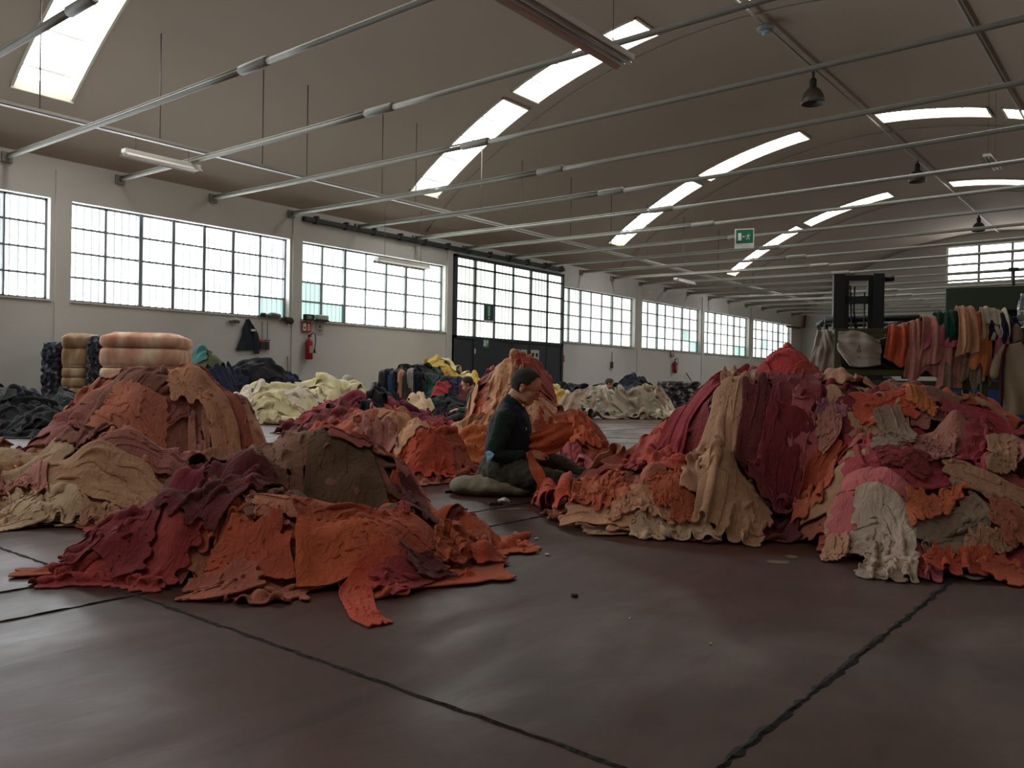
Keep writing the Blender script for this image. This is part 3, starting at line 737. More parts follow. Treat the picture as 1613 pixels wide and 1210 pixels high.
put(hB, HB, 'rust orange', quad=[(270, 800), (400, 790), (400, 860), (250, 880)], crumple=(.55, .75), n=40, m=40)
put(hB, HB, 'burgundy', quad=[(130, 850), (250, 815), (300, 880), (150, 915)], crumple=(.62, .7), n=44, m=44, label='burgundy sweater spread at the far left tip of the rust and brown heap', kind='sweater', sub=2, amp=.07)
put(hB, HB, 'raspberry', path=[(78, 915), (140, 890), (220, 850), (290, 905)], width=.22, crumple=(.55, .8), n=30, m=50, sub=2, label='raspberry sleeve and body folded over the burgundy tip lying on the bare floor')
put(hB, HB, 'burgundy', path=[(110, 880), (170, 835), (250, 822)], width=.2, crumple=(.5, .8), n=30, m=40, sub=2)
put(hB, HB, 'dusty brown', quad=[(375, 690), (520, 665), (540, 720), (380, 760)], crumple=(.6, .75), n=40, m=40)
put(hB, HB, 'dusty brown', quad=[(360, 750), (470, 730), (480, 800), (390, 815)], crumple=(.5, .7), n=40, m=40)
put(hB, HB, 'maroon', path=[(290, 815), (350, 770), (420, 745)], width=.24, crumple=(.5, .8), n=30, m=40)
put(hB, HB, 'brown', quad=[(495, 688), (565, 690), (655, 812), (450, 800)], crumple=(.86, .86), n=44, m=44, amp=.04, sub=2, label='plain taupe brown cloth spread like a tent over the crest of the rust heap')
put(hB, HB, 'terracotta', path=[(515, 672), (580, 685), (632, 730), (655, 775)], width=.15, crumple=(.6, .88), n=26, m=48, sub=2, label='terracotta sleeve folded down the right shoulder of the taupe brown cloth')
put(hB, HB, 'maroon', path=[(630, 745), (655, 785), (668, 812)], width=.12, crumple=(.6, .9), n=20, m=34, sub=2, label='dark maroon cuff end at the right edge of the taupe brown cloth')
put(hB, HB, 'raspberry', quad=[(610, 800), (650, 800), (670, 850), (620, 850)], crumple=(.6, .7), n=26, m=26, sub=2)
put(hB, HB, 'salmon', path=[(405, 815), (430, 800), (452, 822)], width=.12, crumple=(.5, .7), n=22, m=28, sub=2, label='small salmon bundle standing up behind the rust sweater in front')
put(hB, HB, 'rust orange', quad=[(330, 835), (470, 815), (480, 915), (300, 925)], crumple=(.80, .82), n=46, m=46, amp=.05, sub=2, kind='vest', label='rust knitted top spread flat left of the bright orange sweater')
put(hB, HB, 'terracotta', path=[(292, 940), (350, 925), (400, 900)], width=.13, crumple=(.6, .9), n=18, m=34, sub=2)
put(hB, HB, 'rust orange', path=[(470, 815), (560, 812), (640, 840), (695, 880)], width=.20, crumple=(.55, .9), n=28, m=56, sub=2, label='long rust sleeve rolled along the top of the bright orange sweater')
put(hB, HB, 'burnt orange', quad=[(470, 820), (590, 825), (640, 900), (470, 930)], crumple=(.84, .84), n=50, m=50, amp=.045, sub=2, label='bright orange sweater body spread in front of the whole heap', name='sweater', cat='sweater')
put(hB, HB, 'burnt orange', path=[(640, 880), (590, 905), (560, 935), (575, 975), (600, 988)], width=.10, hold=.3, crumple=(.82, .95), n=18, m=56, amp=.02, sub=2, taper=(1.3, 1, .8), label='orange sleeve reaching onto the bare floor, nearest the camera', lift=.01)
put(hB, HB, 'raspberry', path=[(655, 900), (630, 915), (600, 930)], width=.12, crumple=(.7, .9), n=18, m=26, sub=2)
put(hB, HB, 'rust orange', quad=[(690, 825), (760, 825), (770, 880), (690, 882)], crumple=(.5, .6), n=36, m=36, amp=.09, sub=2, label='rust orange bundle at the right tip of the heap on bare floor')
put(hB, HB, 'burnt orange', path=[(745, 872), (785, 880)], width=.06, crumple=(.8, .95), n=12, m=18, amp=.01, sub=1)
put(hB, HB, 'maroon', path=[(640, 875), (700, 890)], width=.12, crumple=(.6, .9), n=18, m=26, sub=1)

# ---- C: orange heap behind B
hC = Heap('C', [(680, 6.5, .35, .33, .42, 2.2), (600, 7.0, .46, .5, .5, 2.2), (540, 7.2, .30, .5, .4, 2)], seed=6)
palC = [('rust orange', 3), ('burnt orange', 4), ('terracotta', 2), ('raspberry', 1), ('old pink', 1)]
core(hC, 'core_c', 'packed inside of the orange heap behind the taupe brown cloth', palC)
HC = 'small orange heap'
fill(hC, HC, 40, palC, size=(.45, .7), nm=(28, 28), layers=3, seed=31, crumple=(.48, .68))
put(hC, HC, 'peach', path=[(600, 665), (625, 655), (650, 685)], width=.22, crumple=(.6, .8), n=24, m=30)
put(hC, HC, 'dusty pink', quad=[(560, 665), (620, 660), (630, 700), (560, 700)], crumple=(.6, .7), n=30, m=30)
put(hC, HC, 'burnt orange', quad=[(650, 690), (710, 700), (715, 755), (640, 755)], crumple=(.55, .7), n=34, m=34)

# ---- D: wine and crimson heap
hD = Heap('D', [(575, 12.4, .42, 1.0, .8, 2.2), (665, 12.2, .22, .45, .5, 2), (520, 11.9, .22, .5, .5, 2)], seed=7)
palD = [('wine purple', 4), ('crimson', 3), ('burgundy', 3), ('maroon', 2)]
core(hD, 'core_d', 'packed inside of the wine red heap', palD)
fill(hD, 'wine red heap', 26, palD, size=(.7, 1.0), nm=(22, 22), layers=3, seed=41)
put(hD, 'wine red heap', 'rust orange', quad=[(600, 640), (625, 640), (635, 665), (605, 665)], n=22, m=22)
put(hD, 'wine red heap', 'old pink', path=[(575, 648), (590, 660)], width=.3, n=16, m=20)
put(hD, 'wine red heap', 'black', path=[(570, 640), (600, 645)], width=.4, n=16, m=20)

# ---- E: cream heap
hE = Heap('E', [(440, 14.2, .48, .95, .8, 2.6), (520, 14.6, .55, 1.0, .8, 2.2), (560, 14.4, .5, .5, .6, 2)], res=.035, seed=8)
palE = [('cream', 5), ('ivory', 2)]
core(hE, 'core_e', 'packed inside of the cream heap', palE)
fill(hE, 'cream heap', 44, palE, size=(.8, 1.2), nm=(22, 22), layers=3, seed=51)

# ---- F: navy and black heap by the wall, green top on its left
hF = Heap('F', [(405, 15.6, .95, 1.0, .7, 2.2), (350, 15.2, .78, .8, .6, 2), (460, 15.6, .45, .8, .6, 2), (322, 14.9, 1.12, .62, .5, 2.5)], res=.04, seed=9)
palF = [('navy', 4), ('black', 4), ('charcoal', 1)]
core(hF, 'core_f', 'packed inside of the navy and black heap under the hanging jacket', palF)
def pickF(s, rng):
    x, y = px_of(s)
    if x < 345 and y < 590: return rng.choice(['bottle green', 'teal green', 'olive green', 'bottle green'])
    if x < 390 and y < 600: return rng.choice(['violet', 'navy', 'black'])
fill(hF, 'navy heap', 44, palF, size=(.8, 1.2), nm=(22, 22), layers=3, seed=61, pick=pickF)

# ---- G: black heap at the left edge
hG = Heap('G', [(20, 10.8, .50, .75, .7, 2.2), (80, 10.2, .24, .4, .5, 2), (-40, 10.6, .5, .6, .6, 2), (100, 12.0, .45, .5, .5, 2)], res=.03, seed=10)
palG = [('black', 4), ('charcoal', 5), ('dark grey', 2), ('navy', 1)]
core(hG, 'core_g', 'packed inside of the charcoal heap at the left edge', palG)
fill(hG, 'charcoal heap', 40, palG, size=(.6, .9), nm=(22, 22), layers=3, seed=71)

# ---- I: mixed dark heap round the flat block, lime and teal things in front
hI = Heap('I', [(650, 17.8, .93, .72, .8, 6), (715, 17.2, .7, .7, .9, 2.5), (760, 16.9, .4, .55, .6, 2), (690, 16.2, .35, .9, .5, 2), (600, 17.0, .45, .4, .5, 2)], res=.04, seed=12)
palI = [('black', 4), ('navy', 2), ('charcoal', 3), ('denim blue', 1), ('maroon', 1), ('bottle green', 2), ('light grey', 1), ('old pink', 1)]
core(hI, 'core_i', 'packed inside of the mixed dark heap before the gate', palI)
HI = 'mixed dark heap'
fill(hI, HI, 60, palI, size=(.7, 1.0), nm=(20, 20), layers=3, seed=81)
put(hI, HI, 'lime green', path=[(640, 634), (655, 630), (665, 645)], width=.3, n=18, m=22)
put(hI, HI, 'pale beige', path=[(630, 640), (672, 650)], width=.3, n=18, m=22)
put(hI, HI, 'crimson', path=[(685, 609), (705, 618)], width=.22, n=18, m=22)

# ---- yellow heap
hY = Heap('Y', [(690, 19.6, 1.22, .85, .7, 2.2), (735, 19.4, .95, .7, .6, 2), (650, 19.8, .9, .7, .6, 2), (855, 19.9, .62, 1.3, .5, 2)], res=.045, seed=13)
palY = [('mustard yellow', 4), ('ochre', 3), ('cream', 1)]
core(hY, 'core_y', 'packed inside of the yellow heap', palY)
fill(hY, 'yellow heap', 30, palY, size=(.8, 1.1), nm=(20, 20), layers=3, seed=91)

# ---- J: peach and coral heap behind the seated man
hJ = Heap('J', [(812, 8.3, .88, .50, .55, 2.6), (830, 7.8, .55, .72, .5, 2), (895, 7.7, .42, .42, .45, 2), (742, 7.7, .30, .30, .4, 2.2), (770, 7.4, .2, .4, .4, 2), (920, 7.25, .2, .35, .35, 2)], seed=14)
palJ = [('peach', 3), ('salmon', 3), ('burnt orange', 3), ('terracotta', 2), ('coral red', 1)]
core(hJ, 'core_j', 'packed inside of the peach and orange heap behind the seated man', palJ)
def pickJ(s, rng):
    x, y = px_of(s)
    if y < 640: return rng.choice(['peach', 'peach', 'peach', 'old pink']) if x < 825 else rng.choice(['soft coral', 'salmon', 'peach', 'soft coral'])
    if x > 860: return rng.choice(['burnt orange', 'burnt orange', 'orange', 'terracotta', 'dusty brown', 'rust orange'])
    return rng.choice(['peach', 'salmon', 'burnt orange', 'peach'])
HJ = 'peach heap'
fill(hJ, HJ, 76, palJ, size=(.45, .8), nm=(30, 30), layers=5, seed=101, pick=pickJ, crumple=(.45, .65))
put(hJ, HJ, 'peach', quad=[(785, 600), (830, 580), (820, 680), (750, 690)], crumple=(.5, .75), n=38, m=38)
put(hJ, HJ, 'soft coral', path=[(815, 572), (850, 590), (875, 625)], width=.22, crumple=(.5, .75), n=24, m=34)
put(hJ, HJ, 'rose pink', quad=[(860, 700), (915, 700), (935, 738), (865, 738)], crumple=(.5, .7), n=30, m=30)
put(hJ, HJ, 'burnt orange', quad=[(895, 650), (930, 660), (945, 705), (900, 700)], crumple=(.5, .7), n=30, m=30)
put(hJ, HJ, 'orange', path=[(700, 715), (740, 700), (790, 712)], width=.3, crumple=(.5, .75), n=26, m=36)

# ---- K: grey beige heap and the blue one beyond
hK = Heap('K', [(950, 18.2, .50, 1.0, .7, 2.2), (1010, 18.4, .62, .8, .7, 2.2), (905, 18.0, .3, .6, .5, 2)], res=.04, seed=15)
palK = [('grey beige', 5), ('taupe', 3), ('light grey', 2), ('charcoal', 1), ('ivory', 1)]
core(hK, 'core_k', 'packed inside of the grey beige heap', palK)
fill(hK, 'grey beige heap', 40, palK, size=(.8, 1.2), nm=(22, 22), layers=3, seed=111)
hN = Heap('N', [(905, 20.6, .62, 1.1, .6, 2.2), (1000, 21.4, .88, .75, .6, 2.2), (950, 21.2, .6, .9, .6, 2)], res=.045, seed=16)
palN = [('navy', 4), ('denim blue', 3), ('charcoal', 2), ('black', 2), ('pale blue', 1)]
core(hN, 'core_n', 'packed inside of the blue heap', palN)
fill(hN, 'blue heap', 40, palN, size=(.8, 1.1), nm=(20, 20), layers=3, seed=121)

# ---- crown: coral heap behind the big right one
hR = Heap('R', [(1240, 7.9, 1.13, .52, .5, 2.2), (1243, 7.9, .80, .80, .6, 2.4)], seed=17)
palR = [('coral red', 6), ('raspberry', 1)]
core(hR, 'core_r', 'packed inside of the coral heap', palR)
fill(hR, 'coral heap', 26, palR, size=(.6, .9), nm=(26, 26), layers=3, seed=131, pick=lambda s, r: None if s[2] > .3 else None)

# ---- L: the big heap on the right
hL = Heap('L', [(1240, 5.15, .66, .66, .68, 5), (1400, 4.95, .57, .72, .75, 4.5), (1100, 5.3, .46, .50, .5, 2.2), (1020, 5.3, .22, .46, .4, 2), (955, 4.9, .07, .26, .22, 2),
                (1570, 4.6, .42, .75, .75, 3), (1500, 4.3, .38, .65, .55, 2.5), (1400, 3.98, .30, .30, .42, 2.6), (1540, 3.8, .24, .45, .42, 2.2), (1640, 3.95, .30, .45, .5, 2.2), (1050, 4.55, .16, .55, .42, 2), (1130, 4.35, .2, .2, .3, 2)], res=.025, seed=18, rough=.05)
palL = [('raspberry', 3), ('burgundy', 3), ('coral red', 2), ('terracotta', 3), ('rust orange', 3), ('beige', 3), ('peach', 2), ('maroon', 2), ('dusty pink', 2), ('burnt orange', 1)]
core(hL, 'core_l', 'packed inside of the biggest heap, on the right', palL)
HL = 'big right heap'
def pickL(s, rng):
    x, y = px_of(s)
    if x < 1010: return rng.choice(['peach', 'burnt orange', 'terracotta', 'raspberry', 'beige', 'rust orange'])
    if x < 1120 and y > 800: return rng.choice(['peach', 'pale beige', 'salmon', 'beige'])
    if x < 1160: return rng.choice(['raspberry', 'coral red', 'burgundy', 'rust orange', 'dusty brown', 'rust orange'])
    if x < 1320 and y > 620: return rng.choice(['maroon', 'burgundy', 'rose pink', 'crimson', 'terracotta', 'taupe', 'rust orange', 'burgundy'])
    if x > 1380 and y > 800: return rng.choice(['burnt orange', 'beige', 'orange', 'raspberry', 'terracotta', 'taupe', 'rust orange'])
    if x > 1400: return rng.choice(['beige', 'dusty brown', 'rust orange', 'burnt orange', 'rose pink', 'raspberry', 'terracotta', 'taupe', 'dusty pink'])
fill(hL, HL, 270, palL, size=(.4, .68), nm=(32, 32), layers=7, seed=141, pick=pickL, crumple=(.42, .62), hmin=.05)
def L_(col, **k): put(hL, HL, col, **k)
L_('peach', path=[(895, 806), (960, 812), (1040, 800)], width=.14, crumple=(.6, .85), n=18, m=44, label='pale peach sleeve at the outermost left foot of the big right heap')
L_('burnt orange', quad=[(850, 770), (900, 765), (900, 795), (845, 798)], crumple=(.55, .65), n=26, m=26, label='burnt orange bundle on the floor by the outstretched feet of the seated man')
L_('rust orange', quad=[(905, 755), (980, 745), (985, 785), (905, 795)], crumple=(.45, .6))
L_('pale beige', quad=[(1000, 815), (1110, 810), (1130, 850), (1000, 850)], crumple=(.5, .7), n=36, m=36)
L_('peach', quad=[(965, 790), (1050, 780), (1060, 825), (960, 815)], crumple=(.5, .7))
L_('raspberry', path=[(1170, 585), (1110, 610), (1070, 665), (1025, 720), (1000, 745)], width=.20, crumple=(.5, .88), n=24, m=60, label='long raspberry drape falling diagonally down the left shoulder of the big right heap')
L_('coral red', path=[(1030, 715), (1070, 735), (1110, 715)], width=.22, crumple=(.5, .8), n=26, m=40)
L_('rust orange', quad=[(1020, 745), (1080, 735), (1085, 805), (1030, 790)], crumple=(.5, .75))
L_('rust orange', quad=[(1055, 780), (1100, 780), (1100, 820), (1060, 825)], crumple=(.5, .7))
L_('beige', path=[(1165, 592), (1150, 640), (1125, 700), (1108, 790)], width=.20, crumple=(.5, .9), n=24, m=60, label='beige drape hanging beside the widest beige one on the big right heap')
L_('coral red', path=[(1150, 650), (1135, 720), (1112, 800)], width=.10, crumple=(.55, .9), n=16, m=50, label='narrow coral strip between two beige drapes on the big right heap')
L_('beige', path=[(1175, 595), (1162, 660), (1158, 760), (1140, 845)], width=.30, crumple=(.5, .9), n=32, m=70, amp=.05, sub=2, label='widest beige drape hanging from crest to floor on the big right heap')
L_('maroon', path=[(1200, 600), (1195, 680), (1190, 760)], width=.2, crumple=(.5, .88), n=24, m=50)
L_('burgundy', quad=[(1215, 590), (1290, 590), (1290, 650), (1215, 660)], crumple=(.6, .8), n=34, m=34)
L_('rose pink', path=[(1285, 665), (1272, 720), (1265, 765)], width=.2, crumple=(.5, .85), n=26, m=40, label='knitted rose pink piece hanging in the middle of the big right heap')
L_('burgundy', path=[(1240, 660), (1225, 740), (1215, 800)], width=.2, crumple=(.5, .88), n=24, m=50)
L_('lilac pink', quad=[(1285, 625), (1330, 625), (1330, 660), (1290, 665)], crumple=(.5, .7), n=24, m=24, label='only lilac piece, near the crest of the big right heap')
L_('beige', quad=[(1370, 672), (1425, 662), (1435, 710), (1385, 700)], crumple=(.5, .7))
L_('burnt orange', path=[(1350, 655), (1400, 635), (1445, 640)], width=.16, crumple=(.55, .85), n=22, m=36)
L_('orange', quad=[(1430, 600), (1470, 605), (1475, 650), (1430, 640)], crumple=(.5, .7))
L_('raspberry', path=[(1330, 700), (1370, 730), (1430, 745), (1520, 738)], width=.16, crumple=(.5, .85), n=22, m=50)
L_('raspberry', path=[(1500, 660), (1555, 670), (1560, 700), (1530, 735)], width=.2, crumple=(.5, .8), n=24, m=40)
L_('beige', quad=[(1555, 690), (1600, 690), (1600, 740), (1555, 740)], crumple=(.6, .7))
L_('rust orange', path=[(1320, 700), (1290, 740), (1285, 790)], width=.16, crumple=(.5, .85), n=22, m=40)
L_('maroon', quad=[(1330, 765), (1430, 765), (1430, 800), (1330, 800)], crumple=(.5, .7))
L_('rose pink', path=[(1320, 790), (1380, 785), (1430, 820), (1445, 880), (1440, 915)], width=.16, crumple=(.5, .88), n=22, m=60, sub=2, label='pink sweater edge curling round the off-white folded cloth')
L_('white', path=[(1345, 835), (1382, 822), (1405, 855), (1402, 915)], width=.19, crumple=(.5, .85), n=34, m=50, amp=.05, sub=2, label='off-white folded cloth spilling to the floor at the front of the big heap')
L_('taupe', path=[(1450, 850), (1500, 845), (1545, 820), (1515, 790)], width=.14, crumple=(.55, .9), n=20, m=50, sub=2, label='grey beige sleeve looping below the bright orange garment')
L_('beige', path=[(1490, 745), (1545, 765), (1613, 800)], width=.13, crumple=(.5, .88), n=26, m=50)
L_('beige', quad=[(1520, 830), (1600, 830), (1600, 875), (1520, 875)], crumple=(.5, .75))
L_('burnt orange', quad=[(1460, 860), (1560, 865), (1570, 905), (1455, 895)], crumple=(.5, .75), n=36, m=36, sub=2)
L_('orange', quad=[(1425, 770), (1520, 765), (1500, 800), (1440, 830)], crumple=(.6, .75), n=36, m=36, sub=2, label='bright orange garment draped over the front lobe of the big heap')
L_('dusty pink', quad=[(1440, 690), (1500, 690), (1500, 725), (1445, 725)], crumple=(.5, .7))
L_('terracotta', path=[(1560, 800), (1600, 820), (1613, 860)], width=.14, crumple=(.5, .85))
L_('taupe', path=[(1395, 640), (1420, 690), (1400, 705)], width=.12, crumple=(.5, .8))
L_('old pink', path=[(1300, 640), (1310, 680), (1290, 700)], width=.10, crumple=(.5, .8))
L_('burgundy', path=[(1380, 725), (1420, 720), (1460, 735)], width=.12, crumple=(.5, .85))
L_('burnt orange', path=[(1570, 915), (1613, 900)], width=.14, crumple=(.6, .85), n=20, m=26)
L_('beige', quad=[(1300, 850), (1330, 840), (1335, 880), (1295, 885)], crumple=(.5, .7), n=26, m=26)
prune()
print('heaps', time.time() - T0, len(GARMENTS))
# ------------------------------------------------------------------ people
def ell(mb, c, r, M=None, n=18):
    prof = [(math.sin(PI * i / 12), -math.cos(PI * i / 12)) for i in range(13)]; vs = []
    for (rr, z) in prof:
        for k in range(n):
            a = 2 * PI * k / n; v = Vector((rr * math.cos(a) * r[0], rr * math.sin(a) * r[1], z * r[2])); 
            if M is not None: v = M @ v
            vs.append(v + Vector(c))
    fs = [(i*n+k, i*n+(k+1)%n, (i+1)*n+(k+1)%n, (i+1)*n+k) for i in range(12) for k in range(n)]
    mb.add(vs, fs, True); return mb
def cap(mb, pts, rr, n=14):
    """tapered limb with round ends through pts"""
    P = [Vector(p) for p in pts]; rr = list(rr); Q, R = [], []
    d0 = (P[0] - P[1]).normalized(); d1 = (P[-1] - P[-2]).normalized()
    for a in (.02, .35, .7): Q.append(P[0] + d0 * rr[0] * math.cos(math.asin(a))); R.append(rr[0] * a)
    for i in range(len(P) - 1):
        for t in (0, .33, .66): Q.append(P[i].lerp(P[i + 1], t)); R.append(rr[i] * (1 - t) + rr[i + 1] * t)
    Q.append(P[-1]); R.append(rr[-1])
    for a in (.7, .35, .02): Q.append(P[-1] + d1 * rr[-1] * math.cos(math.asin(a))); R.append(rr[-1] * a)
    # smooth the line a little
    Q2 = [Q[0]] + [(Q[i-1] + Q[i] * 2 + Q[i+1]) / 4 for i in range(1, len(Q) - 1)] + [Q[-1]]
    mb.tube(Q2, R, n); return mb
def merge_skin(o, vox, smooth=4, disp=0, dscale=.08):
    md = o.modifiers.new('merge', 'REMESH'); md.mode = 'VOXEL'; md.voxel_size = vox; md.use_smooth_shade = True
    md = o.modifiers.new('soft', 'SMOOTH'); md.iterations = smooth; md.factor = .5
    if disp:
        tx = bpy.data.textures.new('folds', 'CLOUDS'); tx.noise_scale = dscale; tx.noise_depth = 2
        md = o.modifiers.new('folds', 'DISPLACE'); md.texture = tx; md.strength = disp; md.mid_level = .5; md.texture_coords = 'LOCAL'
    return o
M_SKIN = mat('skin', srgb(198, 144, 116), .55, bump=.1, bscale=90)
M_HAIR = mat('dark_short_hair', srgb(50, 43, 38), .8, bump=1, bscale=160, var=.3, vscale=60)
M_HAIRW = mat('white_hair', srgb(170, 168, 160), .8, bump=1, bscale=120)

def head_bits(mb, H):
    """H: 4x4 matrix, head faces local +x, ears along y"""
    T = lambda p: H @ Vector(p); R3 = H.to_3x3()
    ell(mb, T((-.004, 0, .03)), (.097, .075, .088), R3); ell(mb, T((.034, 0, -.035)), (.058, .058, .075), R3)
    ell(mb, T((.056, 0, -.088)), (.030, .030, .024), R3); ell(mb, T((.07, 0, .035)), (.026, .05, .042), R3)
    cap(mb, [T((.088, 0, .0)), T((.104, 0, -.028)), T((.112, 0, -.040))], (.007, .010, .012), 8)
    cap(mb, [T((.100, -.014, -.042)), T((.100, .014, -.042))], (.008, .008), 8)
    cap(mb, [T((.074, -.04, .018)), T((.088, 0, .014)), T((.074, .04, .018))], (.010, .010, .010), 8)
    cap(mb, [T((.083, -.02, -.066)), T((.090, 0, -.064)), T((.083, .02, -.066))], (.006, .008, .006), 8)
    cap(mb, [T((.081, -.018, -.076)), T((.088, 0, -.077)), T((.081, .018, -.076))], (.006, .008, .006), 8)
    for s in (-1, 1):
        ell(mb, T((.052, s * .04, -.03)), (.03, .02, .026), R3)
        ell(mb, T((-.010, s * .078, -.012)), (.018, .008, .032), R3 @ Matrix.Rotation(s * .35, 3, 'Z')); ell(mb, T((-.006, s * .076, -.034)), (.010, .008, .012), R3)
        cap(mb, [T((-.02, s * .045, -.07)), T((.04, s * .04, -.085))], (.016, .016), 8)
def hair_cap(H, parent, mt, hairline=.06, name='hair', scale=1.07, vox=.006):
    vs, fs = [], []; n, m = 90, 60; R3 = H.to_3x3(); keep = {}
    for i in range(m + 1):
        for k in range(n):
            th = PI * i / m; ph = 2 * PI * k / n; d = Vector((math.sin(th) * math.cos(ph), math.sin(th) * math.sin(ph), math.cos(th)))
            jig = 1 + .006 * math.sin(ph * 23 + i * 1.1) * math.sin(i * .7 + k * .5)
            p = Vector((-.005 + d.x * .101 * scale * jig, d.y * .078 * scale * jig, .031 + d.z * .090 * scale * jig))
            low = -.065 if p.x < -.03 else (-.065 + (p.x + .03) * 1.6 if p.x < .03 else .040 + (p.x - .03) * 1.9)
            if abs(p.y) > .06 and -.03 < p.x < .02: low = max(low, .012)
            temple = p.x > .045 and abs(p.y) > .035
            keep[(i, k)] = p.z > low and not (temple and p.z < hairline + .03) and not (p.x > .07 and p.z < hairline)
            vs.append(H @ p)
    for i in range(m):
        for k in range(n):
            q = [(i, k), (i, (k + 1) % n), (i + 1, (k + 1) % n), (i + 1, k)]
            if all(keep[x] for x in q): fs.append([a * n + b_ for a, b_ in q])
    o = mesh_obj(name, vs, fs, mt, parent, True); md = o.modifiers.new('t', 'SOLIDIFY'); md.thickness = .006; md.offset = -1
    return o
def hand_bits(mb, w, d, up, side, curl=1.0, spread=.0):
    """w wrist point, d direction of the palm, up back-of-hand normal, side = thumb side"""
    w = Vector(w); d = Vector(d).normalized(); up = Vector(up).normalized(); s = d.cross(up).normalized() * side
    cap(mb, [w, w + d * .03], (.026, .027), 10)
    for t in (-.6, -.2, .2, .6): cap(mb, [w + d * .02 + s * t * .03, w + d * .085 + s * t * .06], (.017, .0125), 8)
    for t, L in ((.62, .068), (.21, .078), (-.2, .072), (-.6, .056)):
        b0 = w + d * .088 + s * t * .058; a1, a2, a3 = .5 * curl, 1.2 * curl, 1.8 * curl
        p1 = b0 + (d * math.cos(a1) - up * math.sin(a1)) * L * .45
        p2 = p1 + (d * math.cos(a2) - up * math.sin(a2)) * L * .32
        p3 = p2 + (d * math.cos(a3) - up * math.sin(a3)) * L * .25
        cap(mb, [b0, p1, p2, p3], (.0098, .0090, .0082, .0070), 8)
    t0 = w + d * .025 + s * .024; t1 = t0 + (d * .6 + s * .7 - up * .2).normalized() * .036; t2 = t1 + (d * .9 + s * .1 - up * .4).normalized() * .032; t3 = t2 + (d * .8 - s * .2 - up * .5).normalized() * .022
    cap(mb, [t0, t1, t2, t3], (.014, .0115, .010, .008), 8)

def ribbon(name, pts, widths, wdir, mt, parent=None, amp=.02, folds=5, nu=26, nv=40, thick=.005, seed=0, sub=1, loc=None, edge=.0):
    """gathered sheet of cloth along a 3-D line; wdir across"""
    P = np.array([list(p) for p in pts], float); sg = np.r_[0, np.cumsum(np.linalg.norm(np.diff(P, axis=0), axis=1))]; t = np.linspace(0, 1, nv) * sg[-1]
    C_ = np.stack([np.interp(t, sg, P[:, k]) for k in range(3)], -1)
    for _ in range(3): C_[1:-1] = (C_[:-2] + C_[1:-1] * 2 + C_[2:]) / 4
    w = np.interp(np.linspace(0, 1, nv), np.linspace(0, 1, len(widths)), widths)
    wd = np.array(list(wdir), float); wd /= np.linalg.norm(wd); T_ = np.gradient(C_, axis=0); T_ /= np.linalg.norm(T_, axis=1, keepdims=True) + 1e-9
    N_ = np.cross(T_, wd); N_ /= np.linalg.norm(N_, axis=1, keepdims=True) + 1e-9
    u = np.linspace(-.5, .5, nu)[:, None]; v = np.linspace(0, 1, nv)[None, :]
    uw = u + .10 * vnoise(v * 2.2 + 0 * u, u * 1.5 + 0 * v, seed)
    rip = 2.6 * vnoise(uw * folds * 2.1 + 7.3 * seed, v * 1.6 + 0 * u, seed + 3) + 1.1 * vnoise(uw * folds * 4.3 + 3.1, v * 2.5 + 0 * u, seed + 4) + 1.3 * vnoise(u * 4 + 9, v * 4 + 3 + 0 * u, seed + 2)
    G = C_[None] + wd * (u * w[None] * (1 + .2 * vnoise(v * 4 + 0 * u, v * 0 + u * 0 + 1.5, seed + 8)))[..., None] + N_[None] * (amp * rip)[..., None]
    G = G + T_[None] * (edge * vnoise(u * 4 + 2 + 0 * v, u * 0 + .5 + 0 * v, seed + 5) * v ** 2)[..., None]
    loc = loc if loc is not None else (0, 0, 0)
    idx = np.arange(nu * nv).reshape(nu, nv); f = np.stack([idx[:-1, :-1], idx[1:, :-1], idx[1:, 1:], idx[:-1, 1:]], -1).reshape(-1, 4)
    o = mesh_obj(name, (G.reshape(-1, 3) - np.array(list(loc))).tolist(), f.tolist(), mt, parent, True, loc if loc != (0, 0, 0) else None)
    if sub: md = o.modifiers.new('s', 'SUBSURF'); md.levels = md.render_levels = sub
    md = o.modifiers.new('t', 'SOLIDIFY'); md.thickness = thick; md.offset = 0
    return o

# the seated man --------------------------------------------------------
DM = 5.6; om = at(815, DM)
man = empty('person', om, YAW, 'man in navy vest and dark green sleeves seated on a cushion, sorting orange knitwear', 'person')
NECK = Vector((-.030, 0, .610)); HC = Matrix.Translation((.052, 0, .715)) @ Matrix.Rotation(math.radians(24), 4, 'Y') @ Matrix.Rotation(math.radians(-6), 4, 'Z')
sh = {-1: Vector((-.085, -.185, .515)), 1: Vector((-.05, .18, .515))}
el = {-1: Vector((-.155, -.25, .265)), 1: Vector((.07, .24, .33))}
wr = {-1: Vector((.085, -.13, .262)), 1: Vector((.150, .05, .300))}
hip = {-1: Vector((-.12, -.10, .155)), 1: Vector((-.11, .10, .165))}
kn = {-1: Vector((.16, -.27, .125)), 1: Vector((.20, .20, .215))}
an = {-1: Vector((.44, -.12, .075)), 1: Vector((.53, .12, .075))}
b = MB(); head_bits(b, HC)
cap(b, [HC @ Vector((-.03, 0, -.06)), NECK + Vector((-.015, 0, -.02))], (.052, .058))
cap(b, [(-.03, 0, .50), (-.06, 0, .42), (-.09, 0, .25), (-.12, 0, .16)], (.10, .12, .12, .115))
cap(b, [sh[-1] + Vector((.01, .04, .0)), (-.05, 0, .52), sh[1] - Vector((0, .04, 0))], (.05, .07, .05))
for s in (-1, 1):
    cap(b, [sh[s], el[s], wr[s]], (.038, .034, .026)); cap(b, [hip[s], kn[s], an[s]], (.085, .055, .036))
    cap(b, [an[s] + Vector((-.02, 0, 0)), an[s] + Vector((.10, s * .05, .03))], (.036, .028))
